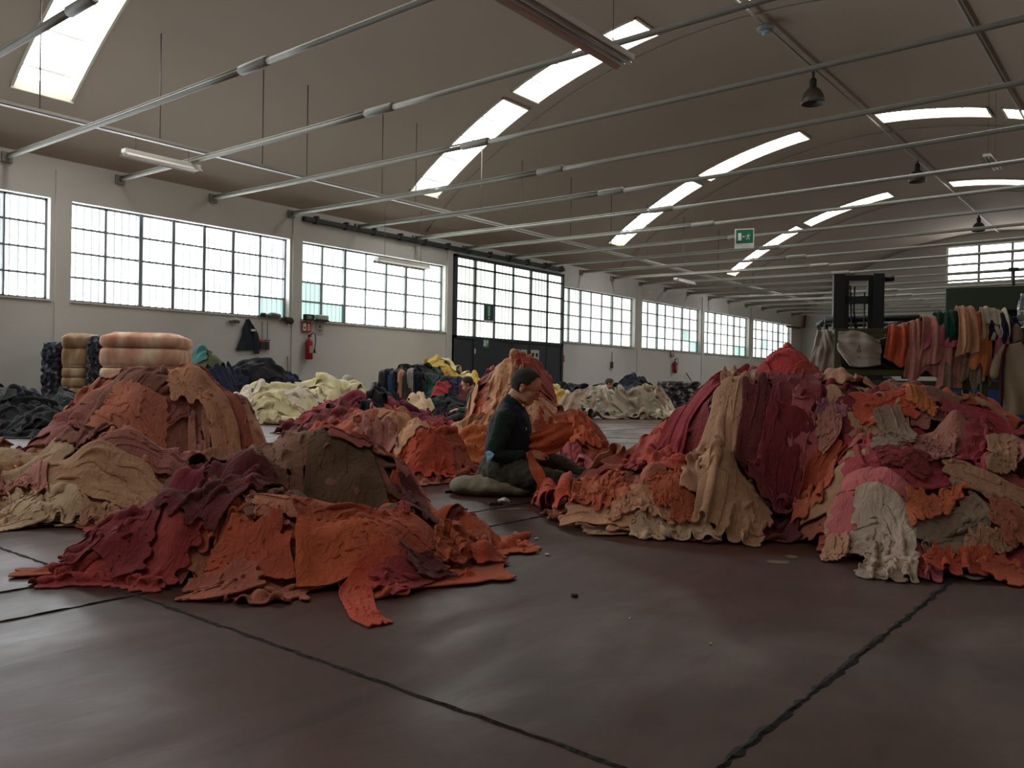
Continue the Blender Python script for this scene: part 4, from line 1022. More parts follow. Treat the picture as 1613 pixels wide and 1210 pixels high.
hand_bits(b, wr[-1], (.8, .45, .22), (-.1, -.6, .8), 1, 1.0); hand_bits(b, wr[1], (.35, -.65, .35), (.5, .5, .7), -1, .9)
merge_skin(b.build('body', M_SKIN, man), .0055, 3)
b = MB()
for s in (-1, 1):
    e2 = el[s].lerp(wr[s], .78); cap(b, [sh[s] + Vector((.01, -s * .02, 0)), sh[s].lerp(el[s], .5), el[s], e2], (.068, .060, .054, .040))
cap(b, [NECK + Vector((-.01, 0, -.04)), NECK + Vector((-.004, 0, .008))], (.072, .064))
merge_skin(b.build('green_sleeves_shirt', mat('dark_green_knit', srgb(26, 48, 38), .95, bump=.5, bscale=120), man), .008, 3, .022, .07)
b = MB()
cap(b, [(-.040, 0, .51), (-.048, 0, .42), (-.055, 0, .30), (-.10, 0, .17)], (.125, .156, .160, .140)); cap(b, [(-.085, -.12, .51), (-.06, 0, .545), (-.05, .12, .51)], (.066, .085, .066))
cap(b, [(-.09, -.10, .38), (-.11, -.09, .20)], (.09, .09)); cap(b, [(-.06, .09, .38), (-.08, .08, .20)], (.09, .09))
merge_skin(b.build('vest', mat('navy_quilted_vest', srgb(22, 27, 46), .85, bump=.4, bscale=60), man), .009, 4, .026, .09)
MB().cbox((.062, -.105, .440), (.006, .006, .018)).build('vest_badge', mat('small_white_badge', srgb(190, 190, 186), .6), man)['label'] = 'tiny white badge'
b = MB()
cap(b, [(-.14, 0, .135), (-.10, 0, .16)], (.140, .14))
for s in (-1, 1):
    cap(b, [hip[s], hip[s].lerp(kn[s], .5) + Vector((0, 0, .01)), kn[s], kn[s].lerp(an[s], .5), kn[s].lerp(an[s], .93)], (.112, .098, .080, .066, .056))
merge_skin(b.build('trousers', mat('grey_olive_trousers', srgb(66, 64, 54), .9, bump=.4, bscale=80), man), .009, 3, .036, .06)
for s in (-1, 1):
    b = MB(); cap(b, [an[s] + Vector((-.02, 0, -.01)), an[s] + Vector((.05, s * .02, -.01)), an[s] + Vector((.14, s * .06, .0))], (.046, .042, .038)); merge_skin(b.build('shoe', mat('dark_shoe', srgb(38, 36, 34), .7), man), .008, 2)
hair_cap(HC, man, M_HAIR, .085, scale=1.018)
for s in (-1, 1):
    e = MB(); ell(e, HC @ Vector((.078, s * .030, -.008)), (.0115, .0115, .0115)); e.build('eye', mat('eye_white', srgb(180, 176, 170), .3), man)
    ell(MB(), (0, 0, 0), (1, 1, 1))
    i_ = MB(); ell(i_, HC @ Vector((.0865, s * .031, -.010)), (.005, .005, .005)); i_.build('pupil', mat('dark_iris', srgb(30, 22, 18), .2), man)
g = MB()
for s in (-1, 1):
    ring = [HC @ Vector((.103, s * .033 + .022 * math.cos(a), -.010 + .016 * math.sin(a))) for a in np.linspace(0, 2 * PI, 17)]
    g.tube(ring, .0026, 6); g.tube([HC @ Vector((.100, s * .055, -.006)), HC @ Vector((.05, s * .079, 0)), HC @ Vector((-.012, s * .084, .008)), HC @ Vector((-.022, s * .082, -.01))], .0028, 6)
g.tube([HC @ Vector((.104, -.011, -.006)), HC @ Vector((.104, .011, -.006))], .0017, 6)
g.build('glasses', mat('red_plastic', srgb(210, 50, 40), .4), man)
# what he holds, sits on and has beside him
def loc2(x, y, z): return om + RGT * x + FWD * y + Vector((0, 0, z))
o = ribbon('held_garment', [loc2(.09, -.07, .345), loc2(.17, -.09, .355), loc2(.28, -.09, .385), loc2(.365, -.06, .43)], [.12, .19, .20, .11], (0.1, 0, 1), fabric('burnt orange'), amp=.024, folds=2.2, seed=3, sub=1, loc=loc2(.2, -.05, .36))
tag(o, 'burnt orange garment held up by the seated man in both hands', 'garment')
o = ribbon('cut_strip', [loc2(.085, -.20, .30), loc2(.10, -.225, .235), loc2(.125, -.36, .20), loc2(.16, -.385, .12), loc2(.185, -.39, .03), loc2(.19, -.40, .012)], [.03, .05, .075, .085, .05, .03], (1, .5, .1), fabric('burnt orange'), amp=.006, folds=1.2, seed=5, nu=10, loc=loc2(.14, -.37, .1))
tag(o, 'narrow orange strip hanging from the seated man and touching the floor', 'strip')
o = ribbon('handkerchief', [loc2(-.185, -.285, .30), loc2(-.17, -.31, .27), loc2(-.175, -.305, .235)], [.05, .09, .03], (1, -.2, .3), mat('pale_blue_cloth', srgb(120, 160, 176), .8), amp=.008, folds=1.5, seed=8, nu=12, nv=16, loc=loc2(-.17, -.3, .27))
tag(o, 'pale blue cloth poking out at the elbow of the seated man', 'cloth')
c = MB(); ell(c, (0, 0, .055), (.27, .24, .072)); ell(c, (-.16, -.02, .055), (.13, .18, .060)); ell(c, (.18, -.05, .045), (.13, .16, .05))
o = merge_skin(c.build('cushion', mat('grey_beige_sacking', srgb(128, 120, 100), .95, bump=.6, bscale=110, var=.1, vscale=20), None, om + RGT * -.16 + FWD * -.04, YAW), .012, 4, .035, .12)
tag(o, 'flattened grey beige cushion under the seated man', 'cushion')
kn_ = empty('knife', at(795, 5.05), YAW + .3, 'small steel knife with a white rag beside the cushion', 'knife')
MB().box((0, -.008, .002), (.10, .008, .005)).build('blade', mat('steel_blade', srgb(180, 182, 184), .25, .9), kn_); bevel(MB().box((-.09, -.011, .0), (0, .011, .016)).build('handle', mat('dark_handle', srgb(40, 40, 42), .5), kn_), .004)
o = ribbon('rag', [tuple(at(788, 5.13) + Vector((0, 0, .012))), tuple(at(798, 5.10) + Vector((0, 0, .03))), tuple(at(806, 5.12) + Vector((0, 0, .008)))], [.04, .06, .03], tuple(FWD), mat('white_rag', srgb(186, 180, 166), .9), amp=.008, folds=2, nu=12, nv=14, seed=2, loc=tuple(at(797, 5.1)))
tag(o, 'scrap of white rag beside the cushion', 'rag')
bx = empty('marker_pen', at(712, 5.55), YAW + .15, 'short dark cylinder lying on the floor left of the cushion', 'pen')
MB().tube([(-.035, 0, .011), (.03, 0, .011)], .011, 12).build('barrel', mat('black_plastic', srgb(28, 28, 28), .4), bx); MB().tube([(.03, 0, .011), (.06, 0, .011)], .009, 12).build('cap', mat('grey_plastic', srgb(90, 88, 84), .4), bx)

# three workers far off ---------------------------------------------------
def far_person(px, d, face, label, top, hairm, topcol, headz=.72, lean=.12, hood=False, vox=.010):
    o_ = at(px, d); s_ = face     # face +1 looks to the right of the frame
    r = empty('person', o_, YAW if s_ > 0 else YAW + PI, label, 'person')
    H = Matrix.Translation((.07, 0, headz)) @ Matrix.Rotation(math.radians(30), 4, 'Y'); b = MB(); head_bits(b, H)
    cap(b, [H @ Vector((-.03, 0, -.06)), Vector((-.03, 0, headz - .16))], (.05, .055)); cap(b, [(-.05, 0, .45), (-.13, 0, .16)], (.12, .13))
    for s in (-1, 1):
        S, E_, W_ = Vector((-.05, s * .17, headz - .22)), Vector((.02, s * .23, .28)), Vector((.24, s * .10, .26))
        cap(b, [S, E_, W_], (.05, .038, .026)); cap(b, [(-.12, s * .1, .12), (.22, s * .24, .14), (.42, s * .05, .07)], (.085, .055, .04)); hand_bits(b, W_, (1, -s * .5, -.2), (0, 0, 1), -s, .8)
    merge_skin(b.build('body', M_SKIN, r), vox * .8, 2)
    b = MB(); cap(b, [(-.05, 0, headz - .24), (-.07, 0, .33), (-.12, 0, .17)], (.14, .155, .15)); cap(b, [(-.06, -.13, headz - .23), (-.04, 0, headz - .20), (-.06, .13, headz - .23)], (.07, .08, .07))
    if hood: cap(b, [(-.09, -.05, headz - .10), (-.09, .05, headz - .10)], (.055, .055))
    for s in (-1, 1): cap(b, [Vector((-.05, s * .16, headz - .22)), Vector((.02, s * .23, .28)), Vector((.20, s * .12, .26))], (.066, .056, .042))
    merge_skin(b.build(top, topcol, r), vox, 3, .02, .08)
    b = MB()
    for s in (-1, 1): cap(b, [(-.12, s * .1, .13), (.22, s * .24, .14), (.40, s * .06, .08)], (.10, .072, .055))
    merge_skin(b.build('trousers', mat('dark_trousers', srgb(38, 40, 44), .9), r), vox, 2)
    hair_cap(H, r, hairm, .06); return r
far_person(743, 14.0, -1, 'person in a dark green hoodie bent over the mixed dark heap', 'hoodie', M_HAIR, mat('green_hoodie', srgb(24, 66, 50), .9), .70, hood=True)
far_person(541, 15.7, 1, 'white haired person in a dark red sweater behind the cream heap', 'dark_red_sweater', M_HAIRW, mat('dark_red_sweater', srgb(84, 28, 34), .9), .70)
far_person(955, 19.7, 1, 'dark haired person in black between the grey and blue heaps', 'black_jacket', M_HAIR, mat('black_jacket', srgb(30, 30, 32), .9), .74)
# ------------------------------------------------------------------ gate
FZ = -14.93
gate = empty('door_1', (FZ, 16.02, 0)); gate['kind'] = 'structure'
GW, GH, GB = 4.96, 4.10, 1.93
m_ = MB(); m_.box((-.03, 0, .05), (.02, GW, GB))
m_.build('door_panel', M_DARK, gate)
f = MB()
for y in (0, GW - .09): f.box((-.04, y, .02), (.05, y + .09, GH))
for c in range(1, 6): y = GW * c / 6; f.box((-.02, y - .022, GB), (.04, y + .022, GH))
rows = [GB, 2.40, 2.87, 3.34, 3.80, GH - .06]
for z in rows: f.box((-.02, 0, z - .022), (.04, GW, z + .022))
f.box((-.04, 0, GH - .06), (.05, GW, GH)); f.box((-.04, 0, .02), (.05, GW, .12)); f.box((-.04, 0, GB - .05), (.05, GW, GB + .03))
f.build('door_frame', M_DARK, gate)
for c in range(1, 6):
    if c != 2: MB().box((.02, GW * c / 6 - .03, .12), (.032, GW * c / 6 + .03, GB - .05)).build('seam_batten', M_DARK, gate)
g = MB()
n = int(GW / .035)
for k in range(n):
    ya, yb = GW * k / n, GW * (k + 1) / n; xa = -.03 + .007 * math.cos(ya * 2 * PI / .14); xb = -.03 + .007 * math.cos(yb * 2 * PI / .14)
    g.add([(xa, ya, GB), (xb, yb, GB), (xb, yb, GH), (xa, ya, GH)], [(0, 1, 2, 3)], True)
g.build('glazing', G_GATE, gate)
wk = MB().box((.022, .78, .22), (.045, 1.92, GB - .06)).build('wicket_door', mat('wicket_steel', srgb(34, 39, 45), .5), gate)
MB().box((.045, .80, 1.50), (.07, .83, 1.63)).build('wicket_handle', mat('white_handle', srgb(210, 210, 206), .4), wk)
MB().box((.045, .78, .20), (.06, 1.92, .30)).build('wicket_threshold', mat('dark_red_paint', srgb(84, 40, 42), .6), wk)
rail = MB().box((-14.99, 11.2, 4.20), (-14.88, 21.0, 4.29)); 
for y in np.arange(11.5, 21, .85): rail.box((-15, y, 4.18), (-14.86, y + .06, 4.34))
tag(rail.build('gate_rail', M_DARK), 'long dark overhead rail that the big gate slides on', 'rail')
# flat notices; writing as raised strokes -----------------------------------
def sign(name, x, y, z, w, h, col, label, cat, strokes=(), face='x', parent=None, thick=.008):
    """plate on the left wall facing +x; strokes: (y0,z0,y1,z1,mat) in plate fractions from its left/bottom as seen"""
    r = empty(name, (x, y, z), 0, label, cat)
    bevel(MB().box((0, -w / 2, -h / 2), (thick, w / 2, h / 2)).build('plate', col, r), .002)
    by = {}
    for (a0, b0, a1, b1, mt) in strokes: by.setdefault(mt.name, (MB(), mt))[0].box((thick, (a0 - .5) * w, (b0 - .5) * h), (thick + .002, (a1 - .5) * w, (b1 - .5) * h))
    for k_, (mb_, mt) in by.items(): mb_.build('pictogram', mt, r)
    return r
GRN = mat('sign_green', srgb(20, 98, 66), .5); WHT = mat('sign_white', srgb(214, 216, 210), .5); RED = mat('sign_red', srgb(170, 34, 38), .5); PAP = mat('paper', srgb(176, 176, 170), .8); INK = mat('ink', srgb(52, 52, 54), .8)
sign('emergency_sign', -14.86, 17.37, 2.64, .40, .50, mat('sign_dark_green', srgb(20, 70, 56), .5), 'tall green sign hung on the glazed part of the gate', 'sign', [(.38, .32, .62, .88, mat('sign_pale_green', srgb(150, 190, 170), .5)), (.44, .16, .56, .26, WHT), (0, 0, 1, .08, WHT)])
sign('exit_sign', -14.888, 17.30, 1.80, .26, .28, GRN, 'small green exit sign at the top of the wicket door', 'sign', [(.12, .2, .38, .8, WHT), (.46, .2, .56, .8, WHT), (.62, .5, .86, .8, WHT), (.68, .2, .76, .5, WHT)])
sign('notice_sheet', -14.895, 18.84, 1.52, .62, .34, PAP, 'wide paper notice pinned to the dark gate', 'notice', [(.06, .1, .46, .85, mat('grey_print', srgb(140, 142, 140), .8)), (.54, .1, .94, .85, mat('grey_print', srgb(140, 142, 140), .8)), (.46, .9, .54, 1, INK)])
sign('portrait_notice', -14.895, 19.54, 1.50, .40, .40, PAP, 'paper with two small round faces pinned to the right of the wide notice', 'notice', [(.12, .5, .38, .78, INK), (.60, .5, .86, .78, INK), (.18, .55, .32, .7, PAP), (.66, .55, .80, .7, PAP), (.1, .2, .42, .4, mat('grey_print', srgb(140, 142, 140), .8)), (.58, .2, .9, .4, mat('grey_print', srgb(140, 142, 140), .8))])
# wall equipment -----------------------------------------------------------
def extinguisher(y, z, label, sc=1.0):
    r = empty('fire_extinguisher', (-14.89, y, z), 0, label, 'fire extinguisher')
    red = mat('extinguisher_red', srgb(140, 26, 38), .35); blk = mat('black_rubber', srgb(24, 24, 25), .6)
    MB().lathe([(0, 0), (.075, 0), (.085, .02), (.085, .36), (.075, .41), (.04, .45), (.022, .47), (.022, .50), (0, .50)], n=18).build('cylinder', red, r)
    MB().box((-.015, -.03, .49), (.015, .03, .53)).tube([(0, -.02, .53), (0, .05, .56), (0, .09, .55)], .009, 6).tube([(0, -.02, .50), (0, .07, .50)], .008, 6).build('valve_handle', blk, r)
    MB().tube([(.0, .02, .51), (.03, .08, .60), (.05, .12, .55), (.06, .13, .40), (.05, .11, .24)], .011, 8).lathe([(.012, 0), (.02, -.03), (.026, -.10), (0, -.10)], (.05, .11, .24), 10).build('hose', blk, r)
    MB().box((.075, -.05, .14), (.088, .05, .30)).build('label_plate', mat('label_print', srgb(190, 130, 120), .6), r)
    MB().box((-.11, -.03, .3), (-.07, .03, .36)).build('wall_bracket', blk, r)
extinguisher(11.36, 1.17, 'red fire extinguisher on the pier between the two nearer windows'); extinguisher(28.3, 1.17, 'red fire extinguisher far along the wall beyond the gate')
sst = [(.1, .15, .42, .85, WHT), (.18, .3, .34, .5, RED), (.56, .2, .9, .3, WHT), (.6, .4, .9, .5, WHT), (.62, .6, .8, .8, WHT)]
sign('extinguisher_sign', -14.962, 11.34, 1.88, .24, .22, RED, 'red and white fire sign above the nearer extinguisher', 'sign', sst)
sign('extinguisher_sign', -14.962, 28.22, 1.92, .26, .24, RED, 'red and white fire sign above the far extinguisher', 'sign', sst)
sign('notice_sheet', -14.995, 11.72, 1.86, .20, .24, PAP, 'white paper taped beside the nearer fire sign', 'notice', [(.4, .6, .6, .85, INK), (.2, .35, .8, .42, INK), (.35, .2, .65, .26, INK)])
sign('extinguisher_sign', -14.98, 21.12, 1.50, .10, .22, RED, 'small red sign at the right edge of the gate', 'sign')
# jacket on its hook
jr = empty('jacket', (-14.985, 9.87, 1.95), 0, 'navy work jacket hanging from a hook under the long window', 'jacket')
ribbon('jacket_body', [(0, 0, 0), (.03, .0, -.10), (.04, 0, -.35), (.03, -.02, -.63)], [.03, .24, .36, .46], (0, 1, .06), mat('navy_canvas', srgb(32, 38, 50), .9, bump=.3, bscale=50), jr, amp=.03, folds=2.2, seed=11, thick=.03)
ribbon('sleeve', [(.02, .10, -.10), (.05, .17, -.3), (.04, .20, -.70)], [.06, .13, .10], (0, 1, 0), MATS['navy_canvas'], jr, amp=.015, folds=1, nu=10, seed=12, thick=.03)
MB().box((.075, .04, -.24), (.085, .14, -.20)).build('chest_print', WHT, jr)
# squeegee brushes
for y, colr, nm in ((10.20, srgb(150, 50, 44), 'red'), (10.33, srgb(44, 74, 140), 'blue')):
    r = empty('hand_brush', (-14.95, y, 1.34), 0, 'hand brush with %s head hung by its long handle beside the jacket' % nm, 'brush')
    MB().tube([(0, 0, .22), (0, 0, .58)], .009, 6).build('handle', mat('grey_handle', srgb(86, 80, 78), .6), r)
    MB().box((-.02, -.055, .18), (.02, .055, .21)).build('head', mat(nm + '_plastic', colr, .5), r)['label'] = nm + ' brush head'
    MB().box((-.02, -.04, 0), (.02, .04, .17)).build('bristles', mat('dark_bristles', srgb(66, 58, 56), .9, bump=1, bscale=90), r)
r = empty('hand_brush', (-14.95, 23.92, 1.26), 0, 'dark hand brush hung on the bare wall beyond the gate', 'brush')
MB().tube([(0, 0, .2), (0, 0, .55)], .012, 6).build('handle', MATS['grey_handle'], r); MB().box((-.02, -.06, 0), (.02, .06, .22)).build('bristles', MATS['dark_bristles'], r)
tag(MB().tube([(-14.9, 10.84, .02), (-14.97, 10.86, 1.22)], .012, 6).build('broomstick', mat('wood_stick', srgb(110, 92, 76), .7)), 'thin wooden stick leaning on the wall left of the nearer extinguisher', 'stick')
tag(MB().tube([(-14.6, 29.9, .3), (-14.95, 29.35, 1.2)], .02, 6).build('broom_handle', mat('dark_stick', srgb(50, 48, 46), .7)), 'dark broom handle leaning on the wall right of the far extinguisher', 'broom')
# things on the window sills
for y, z, w, h, mt, lbl in ((10.18, 2.03, .14, .10, INK, 'small dark bundle on the sill at the right end of the long window'), (10.45, 2.03, .34, .12, mat('crumpled_plastic', srgb(110, 104, 100), .5), 'crumpled plastic on the sill at the right end of the long window'), (10.72, 1.98, .10, .12, INK, 'dark glove hanging over the sill of the long window'), (10.86, 1.93, .16, .16, mat('brown_cloth', srgb(70, 58, 54), .9), 'brown rag hanging at the right end of the long window sill'),
                            (9.52, 1.86, .22, .10, MATS['crumpled_plastic'], 'grey clip rack on the wall left of the hanging jacket')):
    b_ = MB(); ell(b_, (0, 0, h * .4), (.05, w * .5, h * .45)); ell(b_, (.02, w * .3, h * .3), (.05, w * .25, h * .5)); ell(b_, (.0, -w * .3, h * .25), (.05, w * .2, h * .35))
    o = merge_skin(b_.build('sill_bundle', mt, None, (-14.93, y, z)), .014, 2, .04, .05); tag(o, lbl, 'bundle')
r = empty('radio', (-14.93, 11.38, 2.03), 0, 'dark box standing on the sill above the nearer fire sign', 'radio'); bevel(MB().box((-.05, -.13, 0), (.06, .11, .13)).build('case', INK, r), .01)
MB().box((.06, -.10, .03), (.064, .02, .10)).build('speaker_grille', M_FRAME, r)
r = empty('storage_box', (-14.93, 11.72, 2.03), 0, 'pale box with a dark base beside the dark box on the sill', 'box'); bevel(MB().box((-.05, -.16, .03), (.06, .16, .14)).build('lid', mat('pale_grey_plastic', srgb(170, 176, 170), .5), r), .02); MB().box((-.055, -.17, 0), (.065, .17, .03)).build('base', INK, r)
# red pipe and conduit in the far corner
tag(MB().tube([(-14.95, 39.8, 3.66), (-14.8, 41.0, 3.66), (-14.8, 41.8, 3.75), (-14.8, 41.9, 4.2), (-14.8, 41.95, 4.35)], .05, 8).build('hydrant_pipe', mat('red_pipe_paint', srgb(110, 28, 30), .5)), 'red water pipe bending upward in the far corner', 'pipe')

# cable tray and its drop wires
tr = empty('cable_tray', (-12.6, 0, 4.43), 0, 'long thin white cable tray hung on wires along the left side', 'cable tray')
MB().box((-.05, -6, 0), (.05, 41.5, .012)).box((-.05, -6, 0), (-.044, 41.5, .06)).box((.044, -6, 0), (.05, 41.5, .06)).build('channel', mat('white_tray', srgb(176, 172, 166), .6), tr)
for y in [1.2, 3.0, 4.9, 6.67, 8.55, 9.5, 11.35, 12.3, 14.4, 15.9, 18, 20, 22, 24.4, 27, 30]:
    MB().tube([(0, y, .03), (0, y, vault_z(-12.6) - 4.43 - .01)], .010, 5).build('drop_wire', mat('drop_wire', srgb(90, 84, 80), .6), tr)
# fluorescent fittings
def tube_light(x, y, z, L, up, label, lit=False):
    r = empty('fluorescent_light', (x, y, z), 0, label, 'ceiling light')
    bevel(MB().box((-.07, -L / 2, 0), (.07, L / 2, .06)).build('housing', mat('light_housing', srgb(232, 228, 220), .5), r), .008)
    MB().add([(-.07, -L/2, 0), (-.13, -L/2, -.05), (-.13, L/2, -.05), (-.07, L/2, 0), (.07, -L/2, 0), (.13, -L/2, -.05), (.13, L/2, -.05), (.07, L/2, 0)], [(0, 1, 2, 3), (5, 4, 7, 6)]).build('reflector', MATS['light_housing'], r)
    for s in (-.035, .035): MB().tube([(s, -L / 2 + .02, -.025), (s, L / 2 - .02, -.025)], .016, 8).build('tube', mat('unlit_tube', srgb(190, 190, 184), .3), r)
    for s in (-1, 1): MB().tube([(0, s * L * .35, .06), (0, s * L * .35, up)], .005, 5).build('hanger', mat('drop_wire', srgb(90, 84, 80), .6), r)
tube_light(-12.6, 6.72, 4.16, 1.25, .26, 'white tube light hung from the cable tray at upper left')
tube_light(-12.9, 12.25, 3.22, 1.5, 1.2, 'tube light hanging in front of the window left of the gate')
tube_light(-4.18, 5.95, 3.85, 1.9, 3.6, 'large tube light hanging at top centre below the vault')
tube_light(-2.28, 5.55, 3.86, 1.9, 2.9, 'tube light cut off by the top edge at upper right')
tube_light(-12.6, 24.5, 4.1, 1.25, .33, 'distant tube light above the windows beyond the gate')
tube_light(-3.2, 20.2, 5.6, 1.2, 1.6, 'tube light hanging below the vault at far right')
# bell lamps
for i, (y, drop) in enumerate(((18.1, .42), (27.3, .30), (37.2, .30))):
    zt_ = vault_z(-6.3) - .10
    r = empty('bell_lamp', (-6.3, y, zt_ - drop), 0, ['nearest bell lamp hanging under the crown of the vault', 'second bell lamp hanging under the crown of the vault', 'farthest bell lamp hanging under the crown of the vault'][i], 'lamp')
    MB().lathe([(.06, .02), (.12, 0), (.19, -.08), (.235, -.20), (.25, -.33), (.24, -.33), (.22, -.2), (.17, -.09), (.05, -.02)], n=24).build('lamp_shade', mat('prismatic_shade', srgb(84, 80, 74), .35, bump=.8, bscale=40), r)
    MB().lathe([(0, .22), (.06, .22), (.075, .18), (.075, .04), (.06, .0), (0, 0)], n=14).tube([(0, 0, .2), (0, 0, drop + .05)], .03, 8).build('ballast', mat('dark_ballast', srgb(46, 44, 42), .6), r)
    MB().lathe([(0, -.26), (.05, -.24), (.06, -.18), (.04, -.08), (0, -.06)], n=12).build('bulb', mat('unlit_bulb', srgb(170, 166, 158), .2), r)
r = empty('smoke_detector', (-6.3, 15.4, vault_z(-6.3) - .09), 0, 'small bluish sensor head under the crown at top right', 'sensor')
MB().lathe([(0, 0), (.16, 0), (.17, -.04), (.13, -.09), (0, -.09)], n=18).build('base', mat('sensor_grey', srgb(120, 124, 124), .5), r); MB().lathe([(.0, -.09), (.08, -.09), (.06, -.15), (0, -.16)], n=14).build('lens', mat('sensor_blue', srgb(110, 150, 170), .3), r)
# hanging exit sign
ys_ = 16.84
r = empty('exit_sign', (-7.27, ys_, 3.9), YAW * .0 + math.radians(20), 'green and white exit sign hanging from a tie rod', 'sign')
MB().box((-.20, -.012, -.23), (.20, .012, .19)).build('frame', WHT, r); MB().box((-.17, -.016, -.12), (.18, -.012, .17)).box((-.17, .012, -.12), (.18, .016, .17)).build('green_panel', GRN, r)
pg = MB(); Y_ = -.019
pg.box((-.13, Y_, -.06), (-.06, Y_ + .003, .10)); pg.box((-.03, Y_, .015), (.02, Y_ + .003, .028)); pg.add([(-.04, Y_, .021), (-.015, Y_, .042), (-.015, Y_, 0)], [(0, 1, 2)])
pg.tube([(.09, Y_, .075), (.085, Y_, .076)], .013, 8); pg.tube([(.085, Y_, .055), (.075, Y_, .01)], .010, 6); pg.tube([(.085, Y_, .05), (.11, Y_, .03), (.125, Y_, .05)], .006, 6); pg.tube([(.08, Y_, .05), (.055, Y_, .045), (.045, Y_, .02)], .006, 6)
pg.tube([(.075, Y_, .01), (.10, Y_, -.015), (.095, Y_, -.055)], .008, 6); pg.tube([(.075, Y_, .01), (.06, Y_, -.03), (.035, Y_, -.04)], .008, 6)
pg.build('pictogram', WHT, r)
MB().tube([(-.17, 0, .19), (-.17, 0, .36)], .004, 4).tube([(.17, 0, .19), (.17, 0, .36)], .004, 4).build('hanger', mat('drop_wire', srgb(90, 84, 80), .6), r)

# ------------------------------------------------------------------ bales on the left
def bale(name, px, d, w, dep, h, bands, mt, label, yaw=0., bulge=.07, strap=True, rags=False):
    c = at(px, d); r = empty(name, c, YAW + yaw, label, 'bale')
    if rags:
        nu, nz = 60, 44; vs, fs = [], []
        for j in range(nz + 1):
            z = h * j / nz
            for k in range(nu):
                a = 2 * PI * k / nu; ca, sa = math.cos(a), math.sin(a); q = (abs(ca) ** 6 + abs(sa) ** 6) ** (-1 / 6)
                nn = .06 * float(vnoise(np.array(k * .55), np.array(j * .6), 5)) + .05 * float(vnoise(np.array(k * .2), np.array(j * .25), 6))
                ed = 1 - .12 * max(0, (z / h - .93) / .07) ** 2
                vs.append((ca * q * (w / 2 + nn) * ed, sa * q * (dep / 2 + nn) * ed, z + nn * .4 * (j > nz - 3)))
        for j in range(nz):
            for k in range(nu): a = j * nu + k; b2 = j * nu + (k + 1) % nu; fs.append((a, b2, b2 + nu, a + nu))
        vs.append((0, 0, h + .02)); fs += [(nz * nu + k, nz * nu + (k + 1) % nu, len(vs) - 1) for k in range(nu)]
        mesh_obj('body', vs, fs, mt, r, False); 
        return r
    prof = []; z = 0
    for bi, bh in enumerate(bands):
        for t in np.linspace(0, 1, 9)[:-1]: prof.append((z + bh * t, 1 - .0 + bulge * (math.sin(PI * t) ** .5) if 0 < t < 1 else 1 - bulge * .4))
        z += bh
    prof.append((z, .93)); sc = h / z; nu = 72; vs, fs = [], []
    for (zz, s_) in prof:
        zz *= sc
        for k in range(nu):
            a = 2 * PI * k / nu; ca, sa = math.cos(a), math.sin(a); q = (abs(ca) ** 7 + abs(sa) ** 7) ** (-1 / 7)
            nn = .02 * float(vnoise(np.array(k * .3), np.array(zz * 6), 3))
            vs.append((ca * q * (w / 2 * s_ + nn), sa * q * (dep / 2 * s_ + nn), zz))
    L_n = len(prof)
    for j in range(L_n - 1):
        for k in range(nu): a = j * nu + k; b2 = j * nu + (k + 1) % nu; fs.append((a, b2, b2 + nu, a + nu))
    vs += [(vs[(L_n - 1) * nu + k][0] * .8, vs[(L_n - 1) * nu + k][1] * .8, h + .045) for k in range(nu)]
    for k in range(nu): a = (L_n - 1) * nu + k; b2 = (L_n - 1) * nu + (k + 1) % nu; fs.append((a, b2, b2 + nu, a + nu))
    vs.append((0, 0, h + .05)); fs += [(L_n * nu + k, L_n * nu + (k + 1) % nu, len(vs) - 1) for k in range(nu)]
    mesh_obj('body', vs, fs, mt, r, True)
    z = 0
    for bh in bands[:-1]:
        z += bh; zz = z * sc; pts = []
        for k in range(nu + 1):
            a = 2 * PI * k / nu; ca, sa = math.cos(a), math.sin(a); q = (abs(ca) ** 7 + abs(sa) ** 7) ** (-1 / 7); pts.append((ca * q * (w / 2 * .985), sa * q * (dep / 2 * .985), zz))
        MB().tube(pts, .006, 5, caps=False).build('strap', mat('dark_strap', srgb(80, 56, 44), .6), r)
    return r
def blotch(name, c1, c2, c3, sc=5, stretch=1.0):
    mt = bpy.data.materials.new(name); mt.use_nodes = True; nt = mt.node_tree; b = nt.nodes['Principled BSDF']; b.inputs['Roughness'].default_value = .95
    tc = nt.nodes.new('ShaderNodeTexCoord'); mp = nt.nodes.new('ShaderNodeMapping'); mp.inputs['Scale'].default_value = (1, 1, stretch); n = nt.nodes.new('ShaderNodeTexNoise'); n.inputs['Scale'].default_value = sc; n.inputs['Detail'].default_value = 5
    rp = nt.nodes.new('ShaderNodeValToRGB'); rp.color_ramp.elements[0].position = .36; rp.color_ramp.elements[0].color = c1; rp.color_ramp.elements[1].position = .66; rp.color_ramp.elements[1].color = c3; e = rp.color_ramp.elements.new(.5); e.color = c2
    nt.links.new(tc.outputs['Object'], mp.inputs[0]); nt.links.new(mp.outputs[0], n.inputs['Vector']); nt.links.new(n.outputs['Fac'], rp.inputs[0]); nt.links.new(rp.outputs[0], b.inputs['Base Color'])
    bp = nt.nodes.new('ShaderNodeBump'); bp.inputs['Strength'].default_value = .8; bp.inputs['Distance'].default_value = .03; nt.links.new(n.outputs['Fac'], bp.inputs['Height']); nt.links.new(bp.outputs[0], b.inputs['Normal']); return mt
BPINK = blotch('blotched_pink_wadding', srgb(176, 120, 98), srgb(196, 150, 122), srgb(206, 186, 152), 5, .35); BTAN = blotch('blotched_tan_wadding', srgb(128, 96, 66), srgb(150, 120, 86), srgb(176, 156, 124), 5, .4)
BRAG = blotch('dark_rag_mix', srgb(24, 28, 36), srgb(44, 48, 60), srgb(130, 132, 136), 16); BRAG.node_tree.nodes['Color Ramp'].color_ramp.elements[2].position = .74
